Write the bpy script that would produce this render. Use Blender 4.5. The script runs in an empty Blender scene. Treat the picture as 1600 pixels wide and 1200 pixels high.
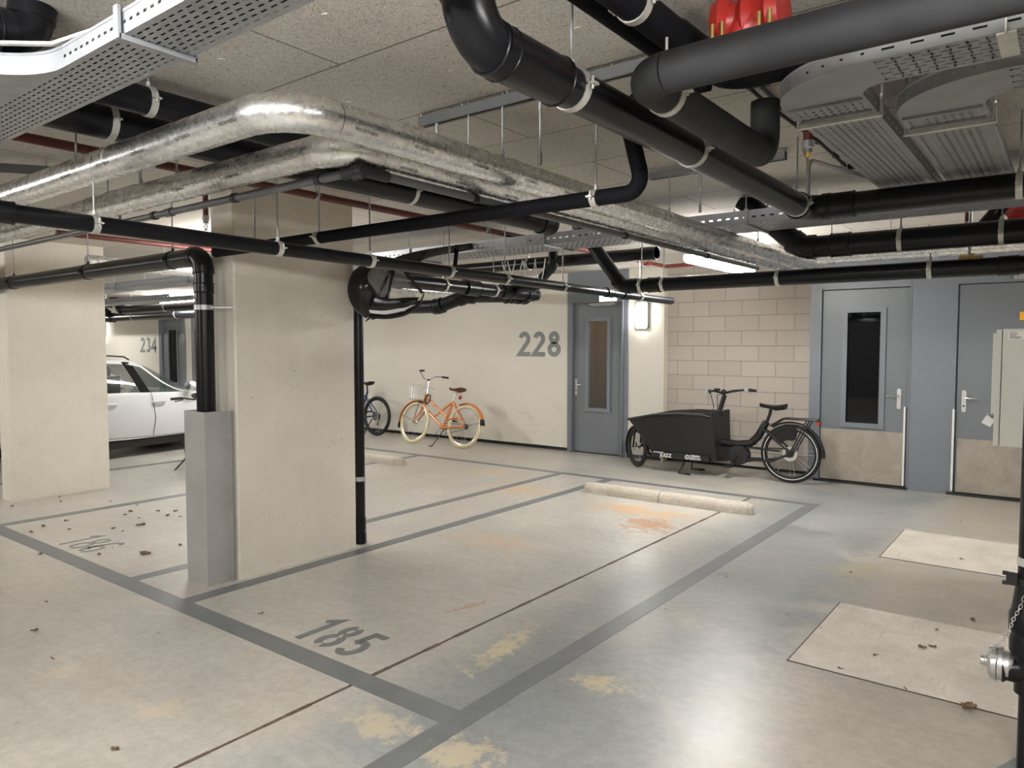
import bpy, bmesh, math, random
from mathutils import Vector, Matrix
random.seed(7)
V = Vector
PI = math.pi
SC = bpy.context.scene
COL = SC.collection
CEIL = 2.70
BACK = 9.30          # face of the cream cladding on the back wall

# ------------------------------------------------------------------ mesh builder
class MB:
    def __init__(s):
        s.v = []; s.f = []; s.m = []
    def add(s, verts, faces, mi=0):
        o = len(s.v)
        s.v += [tuple(p) for p in verts]
        s.f += [tuple(i + o for i in f) for f in faces]
        s.m += [mi] * len(faces)
        return s
    def box(s, lo, hi, mi=0, M=None):
        x0, y0, z0 = lo; x1, y1, z1 = hi
        vs = [V(p) for p in ((x0,y0,z0),(x1,y0,z0),(x1,y1,z0),(x0,y1,z0),(x0,y0,z1),(x1,y0,z1),(x1,y1,z1),(x0,y1,z1))]
        if M: vs = [M @ p for p in vs]
        return s.add(vs, [(0,3,2,1),(4,5,6,7),(0,1,5,4),(1,2,6,5),(2,3,7,6),(3,0,4,7)], mi)
    def cbox(s, c, d, mi=0, M=None):
        return s.box([c[i]-d[i]/2 for i in range(3)], [c[i]+d[i]/2 for i in range(3)], mi, M)
    def bar(s, p0, p1, w, h, up=(0,0,1), mi=0):
        p0 = V(p0); p1 = V(p1); d = (p1-p0).normalized(); u = V(up)
        a = d.cross(u)
        if a.length < 1e-4: a = d.cross(V((1,0,0)))
        a.normalize(); b = a.cross(d).normalized()
        vs = [p + a*(i*w/2) + b*(j*h/2) for p in (p0,p1) for i,j in ((-1,-1),(1,-1),(1,1),(-1,1))]
        return s.add(vs, [(0,1,2,3),(7,6,5,4),(0,4,5,1),(1,5,6,2),(2,6,7,3),(3,7,4,0)], mi)
    def tube(s, path, r, seg=12, caps=True, closed=False, mi=0, sq=None):
        P = [V(p) for p in path]; n = len(P)
        R = list(r) if hasattr(r, '__len__') else [r]*n
        T = []
        for i in range(n):
            if closed: t = P[(i+1) % n] - P[i-1]
            elif i == 0: t = P[1]-P[0]
            elif i == n-1: t = P[-1]-P[-2]
            else: t = (P[i+1]-P[i]).normalized() + (P[i]-P[i-1]).normalized()
            T.append(t.normalized())
        ref = V((0,0,1)) if abs(T[0].z) < .9 else V((1,0,0))
        a = T[0].cross(ref).normalized()
        rings = []
        for i in range(n):
            a = (a - T[i]*a.dot(T[i]))
            if a.length < 1e-5: a = T[i].cross(V((0.3,0.5,0.8)))
            a.normalize(); b = T[i].cross(a).normalized()
            ring = []
            for k in range(seg):
                th = 2*PI*k/seg
                ca, sa = math.cos(th), math.sin(th)
                if sq: ca *= sq[0]; sa *= sq[1]
                ring.append(P[i] + a*(ca*R[i]) + b*(sa*R[i]))
            rings.append(ring)
        vs = [p for ring in rings for p in ring]; fs = []
        m = n if closed else n-1
        for i in range(m):
            j = (i+1) % n
            for k in range(seg):
                l = (k+1) % seg
                fs.append((i*seg+k, j*seg+k, j*seg+l, i*seg+l))
        if caps and not closed:
            fs.append(tuple(range(seg-1,-1,-1))); fs.append(tuple((n-1)*seg+k for k in range(seg)))
        for f in range(len(fs)): fs[f] = tuple(reversed(fs[f]))
        return s.add(vs, fs, mi)
    def cyl(s, p0, p1, r, seg=14, r1=None, mi=0):
        return s.tube([p0,p1], [r, r if r1 is None else r1], seg, mi=mi)
    def lathe(s, c, axis, prof, seg=20, mi=0, arc=2*PI):
        ax = V(axis).normalized(); ref = V((0,0,1)) if abs(ax.z) < .9 else V((1,0,0))
        a = ax.cross(ref).normalized(); b = ax.cross(a).normalized(); c = V(c)
        vs = []; n = len(prof)
        for h, r in prof:
            for k in range(seg):
                th = 2*PI*k/seg
                vs.append(c + ax*h + a*(math.cos(th)*r) + b*(math.sin(th)*r))
        fs = []
        for i in range(n-1):
            for k in range(seg):
                l = (k+1) % seg
                fs.append((i*seg+k, (i+1)*seg+k, (i+1)*seg+l, i*seg+l))
        if prof[0][1] > 1e-6: fs.append(tuple(range(seg)))
        if prof[-1][1] > 1e-6: fs.append(tuple((n-1)*seg+k for k in range(seg-1,-1,-1)))
        return s.add(vs, fs, mi)
    def band(s, c, axis, r, w, t=.003, seg=20, mi=0):
        h = w/2
        return s.lathe(c, axis, [(-h,r),(-h,r+t),(h,r+t),(h,r)], seg, mi)
    def torus(s, c, axis, R, r, seg=36, rs=10, mi=0, a0=0, a1=2*PI, ref=None):
        ax = V(axis).normalized(); rf = V(ref) if ref else (V((0,0,1)) if abs(ax.z) < .9 else V((1,0,0)))
        a = (rf - ax*rf.dot(ax)).normalized(); b = ax.cross(a)
        full = abs(a1-a0-2*PI) < 1e-4
        n = seg if full else seg+1
        path = [V(c)+a*(R*math.cos(a0+(a1-a0)*i/seg))+b*(R*math.sin(a0+(a1-a0)*i/seg)) for i in range(n)]
        return s.tube(path, r, rs, closed=full, mi=mi)
    def ball(s, c, r, seg=14, rings=8, mi=0, sc=(1,1,1)):
        prof = [(-math.cos(PI*i/rings)*r, max(1e-7, math.sin(PI*i/rings)*r)) for i in range(rings+1)]
        o = len(s.v); s.lathe((0,0,0), (0,0,1), prof, seg, mi)
        for i in range(o, len(s.v)):
            p = s.v[i]; s.v[i] = (c[0]+p[0]*sc[0], c[1]+p[1]*sc[1], c[2]+p[2]*sc[2])
        return s
    def prism(s, poly, f, t, mi=0):
        """poly: 2D outline; f(u,v,w)->xyz with w in 0..t"""
        n = len(poly)
        vs = [f(u,v,0) for u,v in poly] + [f(u,v,t) for u,v in poly]
        fs = [tuple(range(n-1,-1,-1)), tuple(range(n,2*n))] + [(i,(i+1)%n,n+(i+1)%n,n+i) for i in range(n)]
        return s.add(vs, fs, mi)
    def grid(s, rows, mi=0, closed_u=False):
        n = len(rows); m = len(rows[0])
        fs = []
        for i in range(n-1):
            for j in range(m if closed_u else m-1):
                k = (j+1) % m
                fs.append((i*m+j, i*m+k, (i+1)*m+k, (i+1)*m+j))
        return s.add([p for r in rows for p in r], fs, mi)
    def perf(s, f, u0, u1, v0, v1, nu, nv, hu, hv, stag=0.0, mi=0):
        """a sheet f(u,v) punched with nu x nv slots of hu x hv (fractions of a cell)"""
        du = (u1-u0)/nu; dv = (v1-v0)/nv
        for i in range(nu):
            for j in range(nv):
                a = u0+i*du; b = v0+j*dv
                off = stag*du*(1 if j % 2 else -1)
                cu = a+du/2+off; cv = b+dv/2
                x0, x1 = cu-hu*du/2, cu+hu*du/2; y0, y1 = cv-hv*dv/2, cv+hv*dv/2
                ch = min(x1-x0, y1-y0)*.3
                q = [(a,b),(a+du,b),(a+du,b+dv),(a,b+dv),(x0,y0),(x1,y0),(x1,y1),(x0,y1)]
                s.add([f(*p) for p in q], [(0,1,5,4),(1,2,6,5),(2,3,7,6),(3,0,4,7)], mi)
        return s
    def ribbon(s, pts, w, f, t, closed=False, mi=0):
        """flat stroke of width w along 2D points"""
        P = [V((p[0],p[1])) for p in pts]; n = len(P); L = []; Rr = []
        for i in range(n):
            if closed: d0 = (P[i]-P[i-1]).normalized(); d1 = (P[(i+1)%n]-P[i]).normalized()
            else:
                d0 = (P[i]-P[i-1]).normalized() if i else (P[1]-P[0]).normalized()
                d1 = (P[i+1]-P[i]).normalized() if i < n-1 else d0
            nrm = V((-(d0.y+d1.y), d0.x+d1.x)); nrm.normalize()
            k = 1/max(.45, nrm.dot(V((-d0.y,d0.x))))
            L.append(P[i]+nrm*(w/2*k)); Rr.append(P[i]-nrm*(w/2*k))
        m = n if closed else n-1
        vs = []; fs = []
        for i in range(n): vs += [f(L[i].x,L[i].y,0), f(Rr[i].x,Rr[i].y,0), f(L[i].x,L[i].y,t), f(Rr[i].x,Rr[i].y,t)]
        for i in range(m):
            j = (i+1) % n; a = 4*i; b = 4*j
            fs += [(a+3,b+3,b+2,a+2),(a,b,b+1,a+1),(a+2,b+2,b,a),(a+1,b+1,b+3,a+3)]
        if not closed: fs += [(0,1,3,2), (4*n-4,4*n-2,4*n-1,4*n-3)]
        return s.add(vs, fs, mi)
    def build(s, name, mats, parent=None, off=(0,0,0), smooth=True, angle=35):
        me = bpy.data.meshes.new(name)
        o3 = V(off)
        me.from_pydata([V(p)-o3 for p in s.v], [], s.f)
        for m in (mats if isinstance(mats, (list,tuple)) else [mats]): me.materials.append(m)
        if any(s.m): me.polygons.foreach_set('material_index', s.m)
        me.validate()
        bm = bmesh.new(); bm.from_mesh(me); bmesh.ops.recalc_face_normals(bm, faces=bm.faces); bm.to_mesh(me); bm.free()
        if smooth:
            me.shade_smooth()
            me.set_sharp_from_angle(angle=math.radians(angle))
        ob = bpy.data.objects.new(name, me); COL.objects.link(ob)
        if parent: ob.parent = parent
        return ob

def thing(name, label, cat, loc=(0,0,0), rz=0, group=None):
    o = bpy.data.objects.new(name, None); COL.objects.link(o)
    o.empty_display_size = .1
    o.location = loc; o.rotation_euler = (0,0,rz)
    o['label'] = label; o['category'] = cat
    if group: o['group'] = group
    return o
def tag(o, label, cat, group=None):
    o['label'] = label; o['category'] = cat
    if group: o['group'] = group
    return o
def struct(o):
    o['kind'] = 'structure'; return o
def at(o, loc):
    """put a one-mesh thing's origin at loc, keeping the mesh where it stands"""
    d = V(loc); o.data.transform(Matrix.Translation(-d)); o.location = d; return o
def text(s_, size, M, mat, name, parent, depth=.0006, bold=0):
    c = bpy.data.curves.new(name, 'FONT'); c.body = s_; c.size = size; c.extrude = depth; c.align_x = 'CENTER'; c.align_y = 'CENTER'
    c.offset = bold
    t = bpy.data.objects.new(name, c); COL.objects.link(t)
    dg = bpy.context.evaluated_depsgraph_get()
    me = bpy.data.meshes.new_from_object(t.evaluated_get(dg))
    bpy.data.objects.remove(t); bpy.data.curves.remove(c)
    me.transform(M); me.materials.clear(); me.materials.append(mat); me.name = name
    o = bpy.data.objects.new(name, me); COL.objects.link(o)
    if parent: o.parent = parent
    return o

# ------------------------------------------------------------------ materials
def mat_new(name):
    m = bpy.data.materials.new(name); m.use_nodes = True
    nt = m.node_tree; b = nt.nodes['Principled BSDF']
    return m, nt, b
def node(nt, typ, ins=None, **kw):
    n = nt.nodes.new(typ)
    for k, v in kw.items(): setattr(n, k, v)
    for k, v in (ins or {}).items():
        if hasattr(v, 'is_output') or isinstance(v, bpy.types.NodeSocket): nt.links.new(v, n.inputs[k])
        else: n.inputs[k].default_value = v
    return n
def rgb(c): return (c[0], c[1], c[2], 1)
def srgb(r, g, b):
    def f(x):
        x /= 255
        return x/12.92 if x <= .04045 else ((x+.055)/1.055)**2.4
    return (f(r), f(g), f(b))
def ramp(nt, fac, stops, interp='LINEAR'):
    n = nt.nodes.new('ShaderNodeValToRGB'); nt.links.new(fac, n.inputs[0]); n.color_ramp.interpolation = interp
    e = n.color_ramp.elements
    while len(e) < len(stops): e.new(.5)
    for x, (p, c) in zip(e, stops): x.position = p; x.color = rgb(c) if len(c) == 3 else c
    return n.outputs[0]
def mix(nt, fac, a, b, mode='MIX'):
    n = nt.nodes.new('ShaderNodeMix'); n.data_type = 'RGBA'; n.blend_type = mode
    for k, v in ((0,fac),(6,a),(7,b)):
        if isinstance(v, bpy.types.NodeSocket): nt.links.new(v, n.inputs[k])
        elif k == 0: n.inputs[0].default_value = v
        else: n.inputs[k].default_value = rgb(v)
    return n.outputs[2]
def math_(nt, op, a, b=None, c=None, clamp=False):
    n = nt.nodes.new('ShaderNodeMath'); n.operation = op; n.use_clamp = clamp
    for i, v in enumerate((a,b,c)):
        if v is None: continue
        if isinstance(v, bpy.types.NodeSocket): nt.links.new(v, n.inputs[i])
        else: n.inputs[i].default_value = v
    return n.outputs[0]
def coords(nt): return nt.nodes.new('ShaderNodeTexCoord').outputs['Object']
def wpos(nt): return nt.nodes.new('ShaderNodeNewGeometry').outputs['Position']
def noise(nt, vec, scale, detail=4, rough=.55, dist=0, out=0):
    n = node(nt, 'ShaderNodeTexNoise', {'Vector': vec, 'Scale': scale, 'Detail': detail, 'Roughness': rough, 'Distortion': dist})
    return n.outputs[out]
def scaled(nt, vec, s):
    return node(nt, 'ShaderNodeVectorMath', {0: vec, 1: s}, operation='MULTIPLY').outputs[0]
def bump(nt, b, h, strength=.3, dist=.01):
    n = node(nt, 'ShaderNodeBump', {'Height': h, 'Strength': strength, 'Distance': dist}); nt.links.new(n.outputs[0], b.inputs['Normal'])
    return n
def simple(name, c, rough=.5, metal=0, spec=.5, vary=.0, vscale=8, bmp=0, bscale=60, coat=0):
    m, nt, b = mat_new(name)
    b.inputs['Roughness'].default_value = rough; b.inputs['Metallic'].default_value = metal
    b.inputs['Specular IOR Level'].default_value = spec
    b.inputs['Coat Weight'].default_value = coat
    p = wpos(nt)
    n = noise(nt, p, vscale, 5)
    lo = tuple(max(0, x*(1-vary)) for x in c); hi = tuple(min(1, x*(1+vary)) for x in c)
    nt.links.new(ramp(nt, n, [(.3,lo),(.7,hi)]), b.inputs['Base Color'])
    if bmp: bump(nt, b, noise(nt, p, bscale, 3), bmp, .004)
    return m
M = {}
def m_clear0(name, tint, rough=.04, alpha=.25):
    m, nt, b = mat_new(name)
    b.inputs['Base Color'].default_value = rgb(tint); b.inputs['Roughness'].default_value = rough
    b.inputs['Alpha'].default_value = alpha
    return m
M['black'] = simple('black_plastic_pipe', (.0055,.0060,.0080), .30, spec=.32, vary=.25, vscale=6)
M['blackdull'] = simple('black_dull_plastic', (.009,.009,.011), .5, vary=.2)
M['foam'] = simple('dark_foam_lagging', (.0065,.007,.0095), .7, spec=.12, vary=.3, vscale=5, bmp=.15, bscale=40)
M['foamgrey'] = simple('grey_foam_lagging', (.033,.034,.037), .65, spec=.2, vary=.25, vscale=5, bmp=.12, bscale=30)
M['greypipe'] = simple('grey_pvc_pipe', (.085,.088,.093), .36, vary=.1)
M['galv'] = simple('galvanised_steel', (.50,.52,.54), .42, metal=.85, vary=.14, vscale=18)
M['tray'] = simple('zinc_tray_steel', (.37,.39,.42), .42, metal=.35, vary=.10, vscale=12)
M['trayshade'] = simple('shaded_zinc_tray_steel', (.27,.28,.29), .44, metal=.3, vary=.12, vscale=9)  # darker copy of the tray steel; the right trays' shade put into the colour
M['clamp'] = simple('pale_zinc_clamp', (.62,.62,.58), .45, metal=.55, vary=.12, vscale=20)
M['railsteel'] = simple('dull_rail_steel', (.16,.165,.17), .5, metal=.5, vary=.1)
M['meshguard'] = m_clear0('smoked_guard', (.01,.01,.011), .3, .72)
M['rod'] = simple('steel_rod', (.38,.38,.38), .45, metal=.7)
M['red'] = simple('red_sprinkler_paint', (.12,.024,.018), .45, vary=.15)
M['valvered'] = simple('bright_red_enamel', (.36,.02,.015), .35, vary=.2, vscale=15)
M['brass'] = simple('brass', (.62,.44,.16), .3, metal=.9, vary=.1)
M['white'] = simple('white_plastic', (.75,.75,.73), .4, vary=.03)
M['steelplate'] = simple('brushed_steel', (.55,.55,.54), .38, metal=.8, vary=.08, vscale=20)
M['guard'] = simple('dull_steel_guard', (.44,.44,.43), .5, metal=.35, vary=.08, vscale=4, bmp=.05)
M['bluegrey'] = simple('blue_grey_door_paint', srgb(116,121,129), .42, vary=.03, vscale=3)
M['leafpaint'] = simple('blue_grey_leaf_paint', srgb(110,115,120), .38, vary=.03, vscale=3)
M['rubber'] = simple('black_rubber', (.007,.007,.0075), .6, vary=.2)
M['cream'] = simple('cream_rubber', srgb(214,200,160), .6, vary=.06)
M['orange'] = simple('orange_enamel', srgb(206,126,70), .3, vary=.04, coat=.3)
M['blue'] = simple('dark_blue_enamel', (.01,.03,.12), .3, vary=.1, coat=.3)
M['mattblack'] = simple('matt_black_paint', (.007,.0075,.0085), .4, vary=.1)
M['boxblack'] = simple('black_foam_box', (.0075,.008,.0085), .5, vary=.12, bmp=.06, bscale=120)
M['chrome'] = simple('bright_alloy', (.7,.7,.7), .25, metal=1, vary=.05)
M['brown'] = simple('brown_leather', srgb(96,52,34), .45, vary=.15)
M['grey'] = simple('grey_paint', srgb(118,120,122), .6, vary=.05)
M['wallgrey'] = simple('wall_number_grey', srgb(128,131,134), .6, vary=.03)
M['carwhite'] = simple('white_car_paint', (.56,.57,.58), .22, vary=.015, coat=.6)
M['carblack'] = simple('black_car_trim', (.004,.004,.004), .6, spec=.08)
M['darkplastic'] = simple('dark_trim', (.008,.008,.0085), .45)
M['cab'] = simple('light_grey_enamel', srgb(196,196,186), .45, vary=.02)
M['paper'] = simple('paper_label', srgb(225,222,214), .7, vary=.02)
M['ink'] = simple('printed_ink', (.05,.05,.055), .6)
M['yellow'] = simple('yellow_plastic', srgb(235,170,30), .5)
M['leaf'] = simple('dry_brown_leaf', srgb(122,98,74), .85, vary=.35, vscale=60)
M['whiteprint'] = simple('white_print', (.8,.8,.8), .6)
M['redlens'] = simple('red_lens', (.35,.03,.02), .25)
M['green'] = simple('dark_green_board', (.01,.07,.05), .5)

def m_glass():
    m, nt, b = mat_new('dark_window_glass')
    b.inputs['Base Color'].default_value = (.003,.0035,.005,1); b.inputs['Roughness'].default_value = .03
    b.inputs['Specular IOR Level'].default_value = .3
    return m
M['darkglass'] = m_glass()
def m_clear(name, tint, rough=.04, alpha=.25):
    m, nt, b = mat_new(name)
    b.inputs['Base Color'].default_value = rgb(tint); b.inputs['Roughness'].default_value = rough
    b.inputs['Alpha'].default_value = alpha
    return m
M['pane'] = m_clear('clear_pane', (.2,.2,.2), .03, .18)
M['carglass'] = m_clear('tinted_car_glass', (.02,.035,.035), .03, .62)
M['film'] = m_clear('clear_flexible_film', (.6,.6,.6), .09, .34)
def m_emit(name, c, s):
    m, nt, b = mat_new(name)
    b.inputs['Base Color'].default_value = (.8,.8,.8,1)
    b.inputs['Emission Color'].default_value = rgb(c); b.inputs['Emission Strength'].default_value = s
    return m
M['tube'] = m_emit('lit_tube_diffuser', (1,.978,.945), 30)
M['wlamp'] = m_emit('lit_bulkhead_diffuser', (1,.975,.93), 13)
M['dimlamp'] = m_emit('dim_lamp_diffuser', (1,.88,.70), 9)
M['frontwall'] = simple('grey_far_wall', srgb(132,130,126), .8, vary=.05)
M['exitglow'] = m_emit('lit_sign_face', (1,1,.98), 2.2)

def m_foil():
    m, nt, b = mat_new('aluminium_foil_lagging')
    b.inputs['Metallic'].default_value = .92; b.inputs['Roughness'].default_value = .27
    p = wpos(nt)
    n1 = noise(nt, p, 30, 6, .62, .8); n2 = noise(nt, p, 190, 3)
    h = math_(nt, 'ADD', math_(nt, 'MULTIPLY', n1, .9), math_(nt, 'MULTIPLY', n2, .3))
    bump(nt, b, h, .14, .006)
    c = ramp(nt, noise(nt, p, 9, 3), [(.3,(.74,.74,.74)),(.7,(.88,.88,.88))])
    nt.links.new(c, b.inputs['Base Color'])
    nt.links.new(ramp(nt, n1, [(.35,(.22,)*3),(.7,(.36,)*3)]), b.inputs['Roughness'])
    return m
M['foil'] = m_foil()

def m_floor():
    m, nt, b = mat_new('polished_concrete')
    p = wpos(nt); x = node(nt, 'ShaderNodeSeparateXYZ', {0: p})
    X, Y = x.outputs[0], x.outputs[1]
    big = noise(nt, p, .55, 5, .6, .4); med = noise(nt, p, 1.9, 9, .68, .35); fine = noise(nt, p, 17, 9, .78)
    streak = noise(nt, scaled(nt, p, (1.2,7,1)), 1.4, 5, .6, 1.2)
    base = ramp(nt, big, [(.3, srgb(186,182,174)), (.7, srgb(203,199,191))])
    cool = ramp(nt, big, [(.3, srgb(128,135,138)), (.7, srgb(160,163,163))])
    # cooler, newer pour between the joint and the hatch covers
    def ss(v, e0, e1):
        n = node(nt, 'ShaderNodeMapRange', {0: v, 1: e0, 2: e1, 3: 0, 4: 1}, interpolation_type='SMOOTHSTEP'); return n.outputs[0]
    wob = math_(nt, 'ADD', X, math_(nt, 'MULTIPLY', math_(nt, 'SUBTRACT', med, .5), 1.0))
    k = math_(nt, 'MULTIPLY', ss(wob, -2.75, -2.15), math_(nt, 'SUBTRACT', 1.0, ss(wob, -1.35, -.8)))
    col = mix(nt, math_(nt, 'MULTIPLY', k, .85), base, cool)
    col = mix(nt, math_(nt, 'MULTIPLY', ss(wob, -1.35, -.75), .85), col, srgb(176,168,156))
    warm = ss(noise(nt, p, .9, 4, .6, .5), .52, .68)
    col = mix(nt, math_(nt, 'MULTIPLY', warm, .25), col, srgb(206,194,176))
    col = mix(nt, .8, col, ramp(nt, med, [(.28,(.79,.79,.79)),(.72,(1.08,1.08,1.08))]), 'MULTIPLY')
    mm = ramp(nt, streak, [(.25,(.88,.88,.88)),(.75,(1.04,1.04,1.04))])
    col = mix(nt, .75, col, mm, 'MULTIPLY')
    ff = ramp(nt, fine, [(.38,(.82,.82,.81)),(.60,(1.06,1.06,1.06))])
    col = mix(nt, .8, col, ff, 'MULTIPLY')
    # worn pits and rub marks
    pit = ramp(nt, noise(nt, p, 60, 2, .5), [(.62,(1,1,1)),(.72,(.66,.64,.62))])
    col = mix(nt, .5, col, pit, 'MULTIPLY')
    def stain(col, cx, cy, rx, ry, c, amt, th=.45, ns=7, rot=0):
        mp = node(nt, 'ShaderNodeMapping', {0: p, 1: (0,0,0)}, vector_type='TEXTURE')
        mp.inputs['Location'].default_value = (cx,cy,0); mp.inputs['Rotation'].default_value = (0,0,rot); mp.inputs['Scale'].default_value = (rx,ry,1)
        d = node(nt, 'ShaderNodeVectorMath', {0: mp.outputs[0]}, operation='LENGTH').outputs[1]
        nn = noise(nt, p, ns*1.3, 9, .78, .4)
        f = math_(nt, 'SUBTRACT', math_(nt, 'ADD', math_(nt, 'SUBTRACT', 1.0, d), math_(nt, 'MULTIPLY', math_(nt, 'SUBTRACT', nn, .5), 3.4)), th)
        f = ss(f, 0, .5)
        return mix(nt, math_(nt, 'MULTIPLY', f, amt), col, c)
    col = stain(col, -2.98, 5.9, .42, .55, srgb(176,120,62), .75, .35, 6, .3)
    col = stain(col, -3.35, 6.35, .9, .35, srgb(214,170,112), .65, .3, 4)
    col = stain(col, -4.9, 6.5, .8, .5, srgb(212,170,118), .55, .35, 4)
    col = stain(col, -5.8, 7.2, .7, .3, srgb(210,172,124), .5, .35, 4)
    col = stain(col, -3.7, 4.6, .7, .35, srgb(205,172,130), .45, .35, 5)
    col = stain(col, -1.85, 2.08, .28, .2, srgb(212,196,162), .6, .25, 9)
    col = stain(col, -2.28, 2.05, .3, .18, srgb(212,198,166), .6, .3, 9)
    col = stain(col, -1.95, 1.72, .3, .16, srgb(208,192,156), .6, .3, 9)
    col = stain(col, -1.15, 5.6, .35, .5, srgb(182,168,136), .5, .25, 5)
    col = stain(col, -1.72, 2.95, .3, .16, srgb(214,196,150), .6, .4, 9)
    col = stain(col, -2.35, 3.0, .12, .55, srgb(210,196,160), .7, .3, 10, .1)
    col = stain(col, -2.9, 3.35, .05, .25, srgb(178,134,100), .7, .3, 14, -.3)
    col = stain(col, -3.15, 1.55, .22, .16, srgb(214,198,170), .5, .3, 8)
    col = stain(col, -3.9, 1.45, .18, .14, srgb(216,200,172), .4, .3, 8)
    col = stain(col, -1.9, 6.5, .45, .25, srgb(120,124,128), .55, .3, 5)
    col = stain(col, -2.0, 4.6, .25, .6, srgb(150,154,156), .5, .3, 5)
    nt.links.new(col, b.inputs['Base Color'])
    rg = ramp(nt, math_(nt, 'ADD', math_(nt, 'MULTIPLY', med, .6), math_(nt, 'MULTIPLY', fine, .4)), [(.3,(.24,)*3),(.7,(.42,)*3)])
    nt.links.new(rg, b.inputs['Roughness'])
    b.inputs['Specular IOR Level'].default_value = .5
    bump(nt, b, math_(nt, 'ADD', fine, math_(nt, 'MULTIPLY', med, 1.5)), .06, .01)
    return m
M['floor'] = m_floor()
def m_patch():
    m, nt, b = mat_new('rough_cast_concrete')
    p = wpos(nt)
    n1 = noise(nt, p, 3.5, 6, .65, .6); n2 = noise(nt, p, 45, 4, .7)
    c = ramp(nt, n1, [(.3, srgb(188,180,169)), (.7, srgb(212,205,195))])
    c = mix(nt, .7, c, ramp(nt, n2, [(.3,(.84,.83,.82)),(.6,(1.02,1.02,1.02))]), 'MULTIPLY')
    c = mix(nt, ramp(nt, noise(nt, scaled(nt, p, (14,2,1)), 2.5, 4, .6, 1), [(.62,(0,0,0)),(.72,(.4,.4,.4))]), c, srgb(150,136,124))
    nt.links.new(c, b.inputs['Base Color']); b.inputs['Roughness'].default_value = .75
    bump(nt, b, n2, .12, .01)
    return m
M['patch'] = m_patch()
def m_paintline():
    m, nt, b = mat_new('grey_floor_paint')
    p = wpos(nt)
    n1 = noise(nt, p, 5, 6, .7, .5); n2 = noise(nt, p, 60, 3, .7)
    c = ramp(nt, n1, [(.3, srgb(104,108,110)), (.7, srgb(118,121,123))])
    wear = ramp(nt, math_(nt, 'ADD', math_(nt, 'MULTIPLY', noise(nt, p, 9, 6, .75, 1), .7), math_(nt, 'MULTIPLY', n2, .3)), [(.60,(0,0,0)),(.68,(.7,.7,.7))])
    c = mix(nt, wear, c, srgb(176,168,154))
    nt.links.new(c, b.inputs['Base Color']); b.inputs['Roughness'].default_value = .36
    return m
M['line'] = m_paintline()
def m_ceiling():
    m, nt, b = mat_new('wood_wool_ceiling_board')
    p = wpos(nt)
    mp = node(nt, 'ShaderNodeMapping', {0: p}); mp.inputs['Location'].default_value = (2.31, -1.905, 0)
    br = node(nt, 'ShaderNodeTexBrick', {'Vector': mp.outputs[0], 'Color1': (1,1,1,1), 'Color2': (.93,.93,.93,1), 'Mortar': (.35,.33,.3,1), 'Scale': 1.0, 'Mortar Size': .0045, 'Mortar Smooth': .2, 'Brick Width': 1.24, 'Row Height': .63})
    br.offset = .5
    f1 = noise(nt, p, 75, 3, .75, 1.0); f2 = noise(nt, p, 160, 2, .6, .5)
    sp = ramp(nt, f1, [(.33, srgb(156,149,139)), (.44, srgb(204,199,190)), (.7, srgb(219,215,207))])
    dots = ramp(nt, f2, [(.33,(.5,.47,.44)),(.40,(1,1,1))])
    c = mix(nt, .8, sp, dots, 'MULTIPLY')
    c = mix(nt, 1.0, c, br.outputs[0], 'MULTIPLY')
    c = mix(nt, .6, c, ramp(nt, noise(nt, p, 1.3, 3), [(.3,(.88,.88,.88)),(.7,(1.03,1.03,1.03))]), 'MULTIPLY')
    nt.links.new(c, b.inputs['Base Color']); b.inputs['Roughness'].default_value = .95; b.inputs['Specular IOR Level'].default_value = .1
    bump(nt, b, f1, .5, .01)
    return m
M['ceiling'] = m_ceiling()
def m_pillar():
    m, nt, b = mat_new('fair_faced_pale_concrete')
    p = wpos(nt)
    n1 = noise(nt, p, 1.6, 5, .6, .6); n2 = noise(nt, p, 38, 4, .7); n3 = noise(nt, scaled(nt, p, (9,9,.5)), 1.2, 4, .6)
    c = ramp(nt, n1, [(.3, srgb(214,208,196)), (.7, srgb(226,221,209))])
    c = mix(nt, .5, c, ramp(nt, n2, [(.3,(.9,.9,.88)),(.6,(1.02,1.02,1.02))]), 'MULTIPLY')
    c = mix(nt, .18, c, ramp(nt, n3, [(.3,(.86,.85,.83)),(.65,(1.02,1.02,1.02))]), 'MULTIPLY')
    pit = ramp(nt, noise(nt, p, 26, 2, .4), [(.745,(1,1,1)),(.78,(.66,.62,.57))])
    c = mix(nt, .7, c, pit, 'MULTIPLY')
    nt.links.new(c, b.inputs['Base Color']); b.inputs['Roughness'].default_value = .7
    bump(nt, b, n2, .12, .01)
    return m
M['pillar'] = m_pillar()
def m_clad():
    m, nt, b = mat_new('cream_wall_cladding')
    p = wpos(nt)
    n1 = noise(nt, p, .8, 4, .6)
    c = ramp(nt, n1, [(.3, srgb(212,208,196)), (.7, srgb(219,215,204))])
    s = noise(nt, scaled(nt, p, (2.2,1,5)), 1.3, 5, .65, .8)
    z = node(nt, 'ShaderNodeSeparateXYZ', {0: p}).outputs[2]
    low = node(nt, 'ShaderNodeMapRange', {0: z, 1: .95, 2: .25, 3: 0, 4: 1}).outputs[0]
    f = math_(nt, 'MULTIPLY', low, node(nt, 'ShaderNodeMapRange', {0: s, 1: .55, 2: .72, 3: 0, 4: .5}).outputs[0])
    c = mix(nt, f, c, srgb(150,142,128))
    nt.links.new(c, b.inputs['Base Color']); b.inputs['Roughness'].default_value = .55
    return m
M['clad'] = m_clad()
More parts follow.
